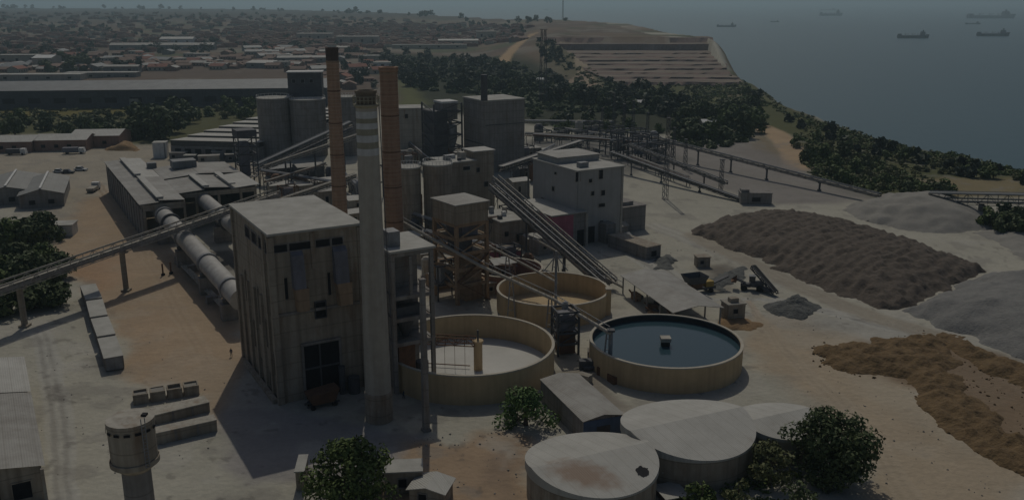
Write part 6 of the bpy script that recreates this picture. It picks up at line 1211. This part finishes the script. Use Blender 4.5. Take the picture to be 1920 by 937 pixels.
house_proto('pale flat roofed', 14, 10, 3.4, 'cream', 'roof', 0); house_proto('brown roofed', 13, 10, 3.2, 'pink', 'brownroof', 2.2); house_proto('red roofed', 14, 10, 3.4, 'cream', 'redroof', 2.4)
house_proto('tin roofed', 16, 10, 3.2, 'pink', 'tin', 1.8); house_proto('two storey pale', 15, 11, 6.6, 'conc_l', 'roof', 0); house_proto('low terracotta', 12, 10, 3.0, 'pink', 'brownroof', 1.4); house_proto('grey roofed', 20, 12, 4, 'conc_d', 'tin_d', 2.2)
KEYS = ['brown roofed'] * 8 + ['low terracotta'] * 7 + ['tin roofed'] * 2 + ['red roofed'] * 4 + ['pale flat roofed'] * 1 + ['two storey pale'] + ['grey roofed'] * 3
pts = inpoly(TOWN, 1100, 77) + inpoly([(440, 42), (980, 50), (980, 76), (900, 88), (700, 90), (450, 92)], 700, 79); rr = random.Random(78); HS = []
pts = pts + inpoly([(480, 100), (720, 96), (735, 118), (700, 150), (650, 168), (560, 140), (480, 128)], 46, 83, 14)
HX, HY_, HZ_ = gzv(pts); HD = sdist(HX, HY_, coast)
for p, x, y, z, dd_ in zip(pts, HX.tolist(), HY_.tolist(), HZ_.tolist(), HD):
    if y < 720 or dd_ < 12: continue
    if 180 < p[0] < 470 and 86 < p[1] < 112 and rr.random() < .8: continue
    HS.append((math.hypot(x, y), x, y, z, rr.choice(KEYS), rr.uniform(.75, 1.35), rr.choice((.1, .1, -.25, .5, 1.6)) + rr.uniform(-.15, .15)))
HS.sort()
for (d, x, y, z, key, s_, a) in HS[:285]:
    o = bpy.data.objects.new('town_house', HP[key]); COL.objects.link(o); o.location = (x, y, z); o.rotation_euler = (0, 0, a); o.scale = (s_, s_, min(1.2, s_)); tag(o, key + ' house in the crowded town beyond the plant', 'house', 'houses of the town, ' + key)
b = MB()
for (d, x, y, z, key, s_, a) in HS[285:]:
    b.mi = {'red roofed': 1, 'brown roofed': 1, 'low terracotta': 1, 'grey roofed': 3}.get(key, 2); w, dd, h = 15 * s_, 11 * s_, 4.5 * s_; b.cbox((x, y, z + h / 2 - .5), (w, dd, h), a)
    b.mi = 0; b.cbox((x, y, z + h - .1), (w * .7, dd * .7, h * .4), a)
tag(b.build('far_houses', [M['brownroof'], M['redroof'], M['cream'], M['conc_d']]), None, None, kind='stuff')
# recognisable larger buildings in the near town
for lab, px, py, w, d, h, wall, roof, rise, rz in (
    ('pale building with one dark window at the left edge of the town', -6, 124, 46, 16, 12, 'cream', 'roof', 0, .05), ('white warehouse with a bright pale roof beside the tall tree clump', 62, 128, 20, 30, 11, 'conc_l', 'white', 2.5, .1),
    ('long white walled warehouse at the upper left of the town', 300, 84, 52, 24, 9, 'white', 'tin_l', 3, .05), ('long pale hall stretching behind the near town trees', 205, 94, 150, 20, 7, 'conc_d', 'tin', 3, .03),
    ('wide pale flat works building above the slender chimney', 556, 78, 60, 30, 13, 'conc_l', 'roof', 0, .05), ('second wide pale works building right of the slender chimney', 630, 86, 66, 26, 14, 'conc_l', 'roof', 0, .02),
    ('long low white row of buildings along the dark tree belt', 735, 92, 110, 14, 6, 'cream', 'roof', 0, .04), ('cream high block at the right end of the town', 894, 76, 34, 22, 15, 'cream', 'roof', 0, .1), ('long cream hall left of the cream high block', 822, 86, 62, 18, 8, 'cream', 'tin_l', 2, .06),
    ('small pale works building left of the thick brick chimney', 672, 116, 36, 16, 7, 'cream', 'roof', 0, .05), ('long bright sheet roof behind the dark silo group', 462, 128, 30, 30, 6, 'conc_d', 'tin_l', 2, -.25), ('pale wide low roof behind the dark head house', 520, 118, 58, 18, 6, 'conc_d', 'tin', 2, .1),
    ('white roofed low shed left of the thick brick chimney tip', 700, 128, 20, 14, 6, 'white', 'roof', 0, .1), ('long pale flat roof right behind the long storage hall', -10, 153, 76, 16, 6, 'conc_l', 'roof', 0, .06), ('second long pale roof behind the long storage hall', 120, 149, 66, 14, 6, 'conc_d', 'roof', 0, .06), ('grey house with pale band among the trees behind the hall', 195, 138, 34, 12, 7, 'conc_d', 'tin', 1.5, .05)):
    x, y, z = gz(px, py); B = Block('works_building', lab, 'building', (x, y), w, d, h, M[wall], rz=rz, z=z - .3)
    if rise: B.pitched(M[roof], rise, .5, 'x')
    else: B.flat(M[roof], .4, .3)
    n = max(1, min(4, int(w / 14)))
    for i in range(n): B.win('F', w * (i + .5) / n - 1.6, w * (i + .5) / n + 1.6, h * .4, h * .7, frame='conc_l')
# two white specks of huts in the green
for lab, px, py, w, d in (('white long hut roof on the green below the quarry', 1186, 206, 22, 8), ('white tin roof among the dark grove trees', 1318, 246, 12, 9), ('pale hut with sheet roof beside the dark tree belt', 1004, 160, 7, 6)):
    x, y, z = gz(px, py); B = Block('white_hut', lab, 'hut', (x, y), w, d, 4.6, M['cream'], rz=.05, z=z); B.pitched(M['white'], 1.4, .5, 'x'); B.win('F', w * .3, w * .3 + 2, 1, 2.6)

# ------------------------------------------------------------------ ships
for lab, px, py, wpx, hs, dk in (('nearest dark cargo ship with its bridge near the right end', 1712, 72, 58, 1.0, 'hull'), ('dark cargo ship second nearest at the right edge', 1862, 68, 60, .9, 'hull'), ('longest flat tanker lying far out near the horizon', 1858, 35, 88, .7, 'hullr'), ('small hazy ship just under the longest tanker', 1824, 46, 28, .8, 'hullr'),
    ('grey cargo ship nearest to the quarry headland', 1362, 51, 36, .9, 'hull'), ('tiny hazy ship between the headland and the far cargo pair', 1453, 42, 16, 1.0, 'hullr'), ('far cargo ship with a mast at its right end', 1558, 30, 42, 1.1, 'hullr'), ('flat hazy barge just above the far cargo ship', 1553, 20, 30, .6, 'hullr'), ('tiny ship on the horizon above the left town', 281, 12, 15, 1.1, 'hullr'), ('tiny ship on the horizon above the antenna mast', 1024, 19, 10, 1.1, 'hullr')):
    x, y = G(px, py, -42); L = wpx / F * (y * CT + 112 * ST); o = thing('cargo_ship', lab, 'ship', (x, y, -42), 0, 'ships at anchor'); q = L / 100.0
    b = MB(); hh = 9 * q * hs; pf = [(-50, -7), (-46, -8), (40, -8), (51, 0), (40, 8), (-46, 8), (-50, 7)]
    n = len(pf); vs = [(x_ * q * (.96 if x_ > 0 else .98), y_ * q * .85, -2) for x_, y_ in pf] + [(x_ * q, y_ * q, hh) for x_, y_ in pf]; b.add(vs, [tuple(reversed(range(n))), tuple(range(n, 2 * n))] + [(i, (i + 1) % n, (i + 1) % n + n, i + n) for i in range(n)])
    b.build('hull', M[dk], o); sg = 1 if k % 2 else 1
    b = MB(); b.box(24 * q, 36 * q, -6 * q, 6 * q, hh + .01, hh + 9 * q * hs); b.box(26 * q, 34 * q, -7.5 * q, 7.5 * q, hh + 9 * q * hs + .01, hh + 12 * q * hs); b.build('bridge_house', M['hullr'], o)
    b = MB(); b.box(29 * q, 32 * q, -1.5 * q, 1.5 * q, hh + 12 * q * hs, hh + 17 * q * hs); b.build('funnel', M[dk], o)
    b = MB(); b.box(42 * q, 50 * q, -4 * q, 4 * q, hh + .02, hh + 3 * q) ; b.build('poop_deck', M[dk], o); b = MB(); b.box(-49 * q, -40 * q, -5 * q, 5 * q, hh + .02, hh + 5 * q * hs); b.build('forecastle', M[dk], o)
    for xx in (-26, -4, 14): b = MB(); b.beam((xx * q, 0, hh), (xx * q, 0, hh + 6 * q * hs), 1.1 * q); b.beam((xx * q, 0, hh + 2 * q), ((xx + 10) * q, 0, hh + 5 * q * hs), .8 * q); b.build('deck_crane', M['hullr'], o)
    k += 1

deferred_stones()
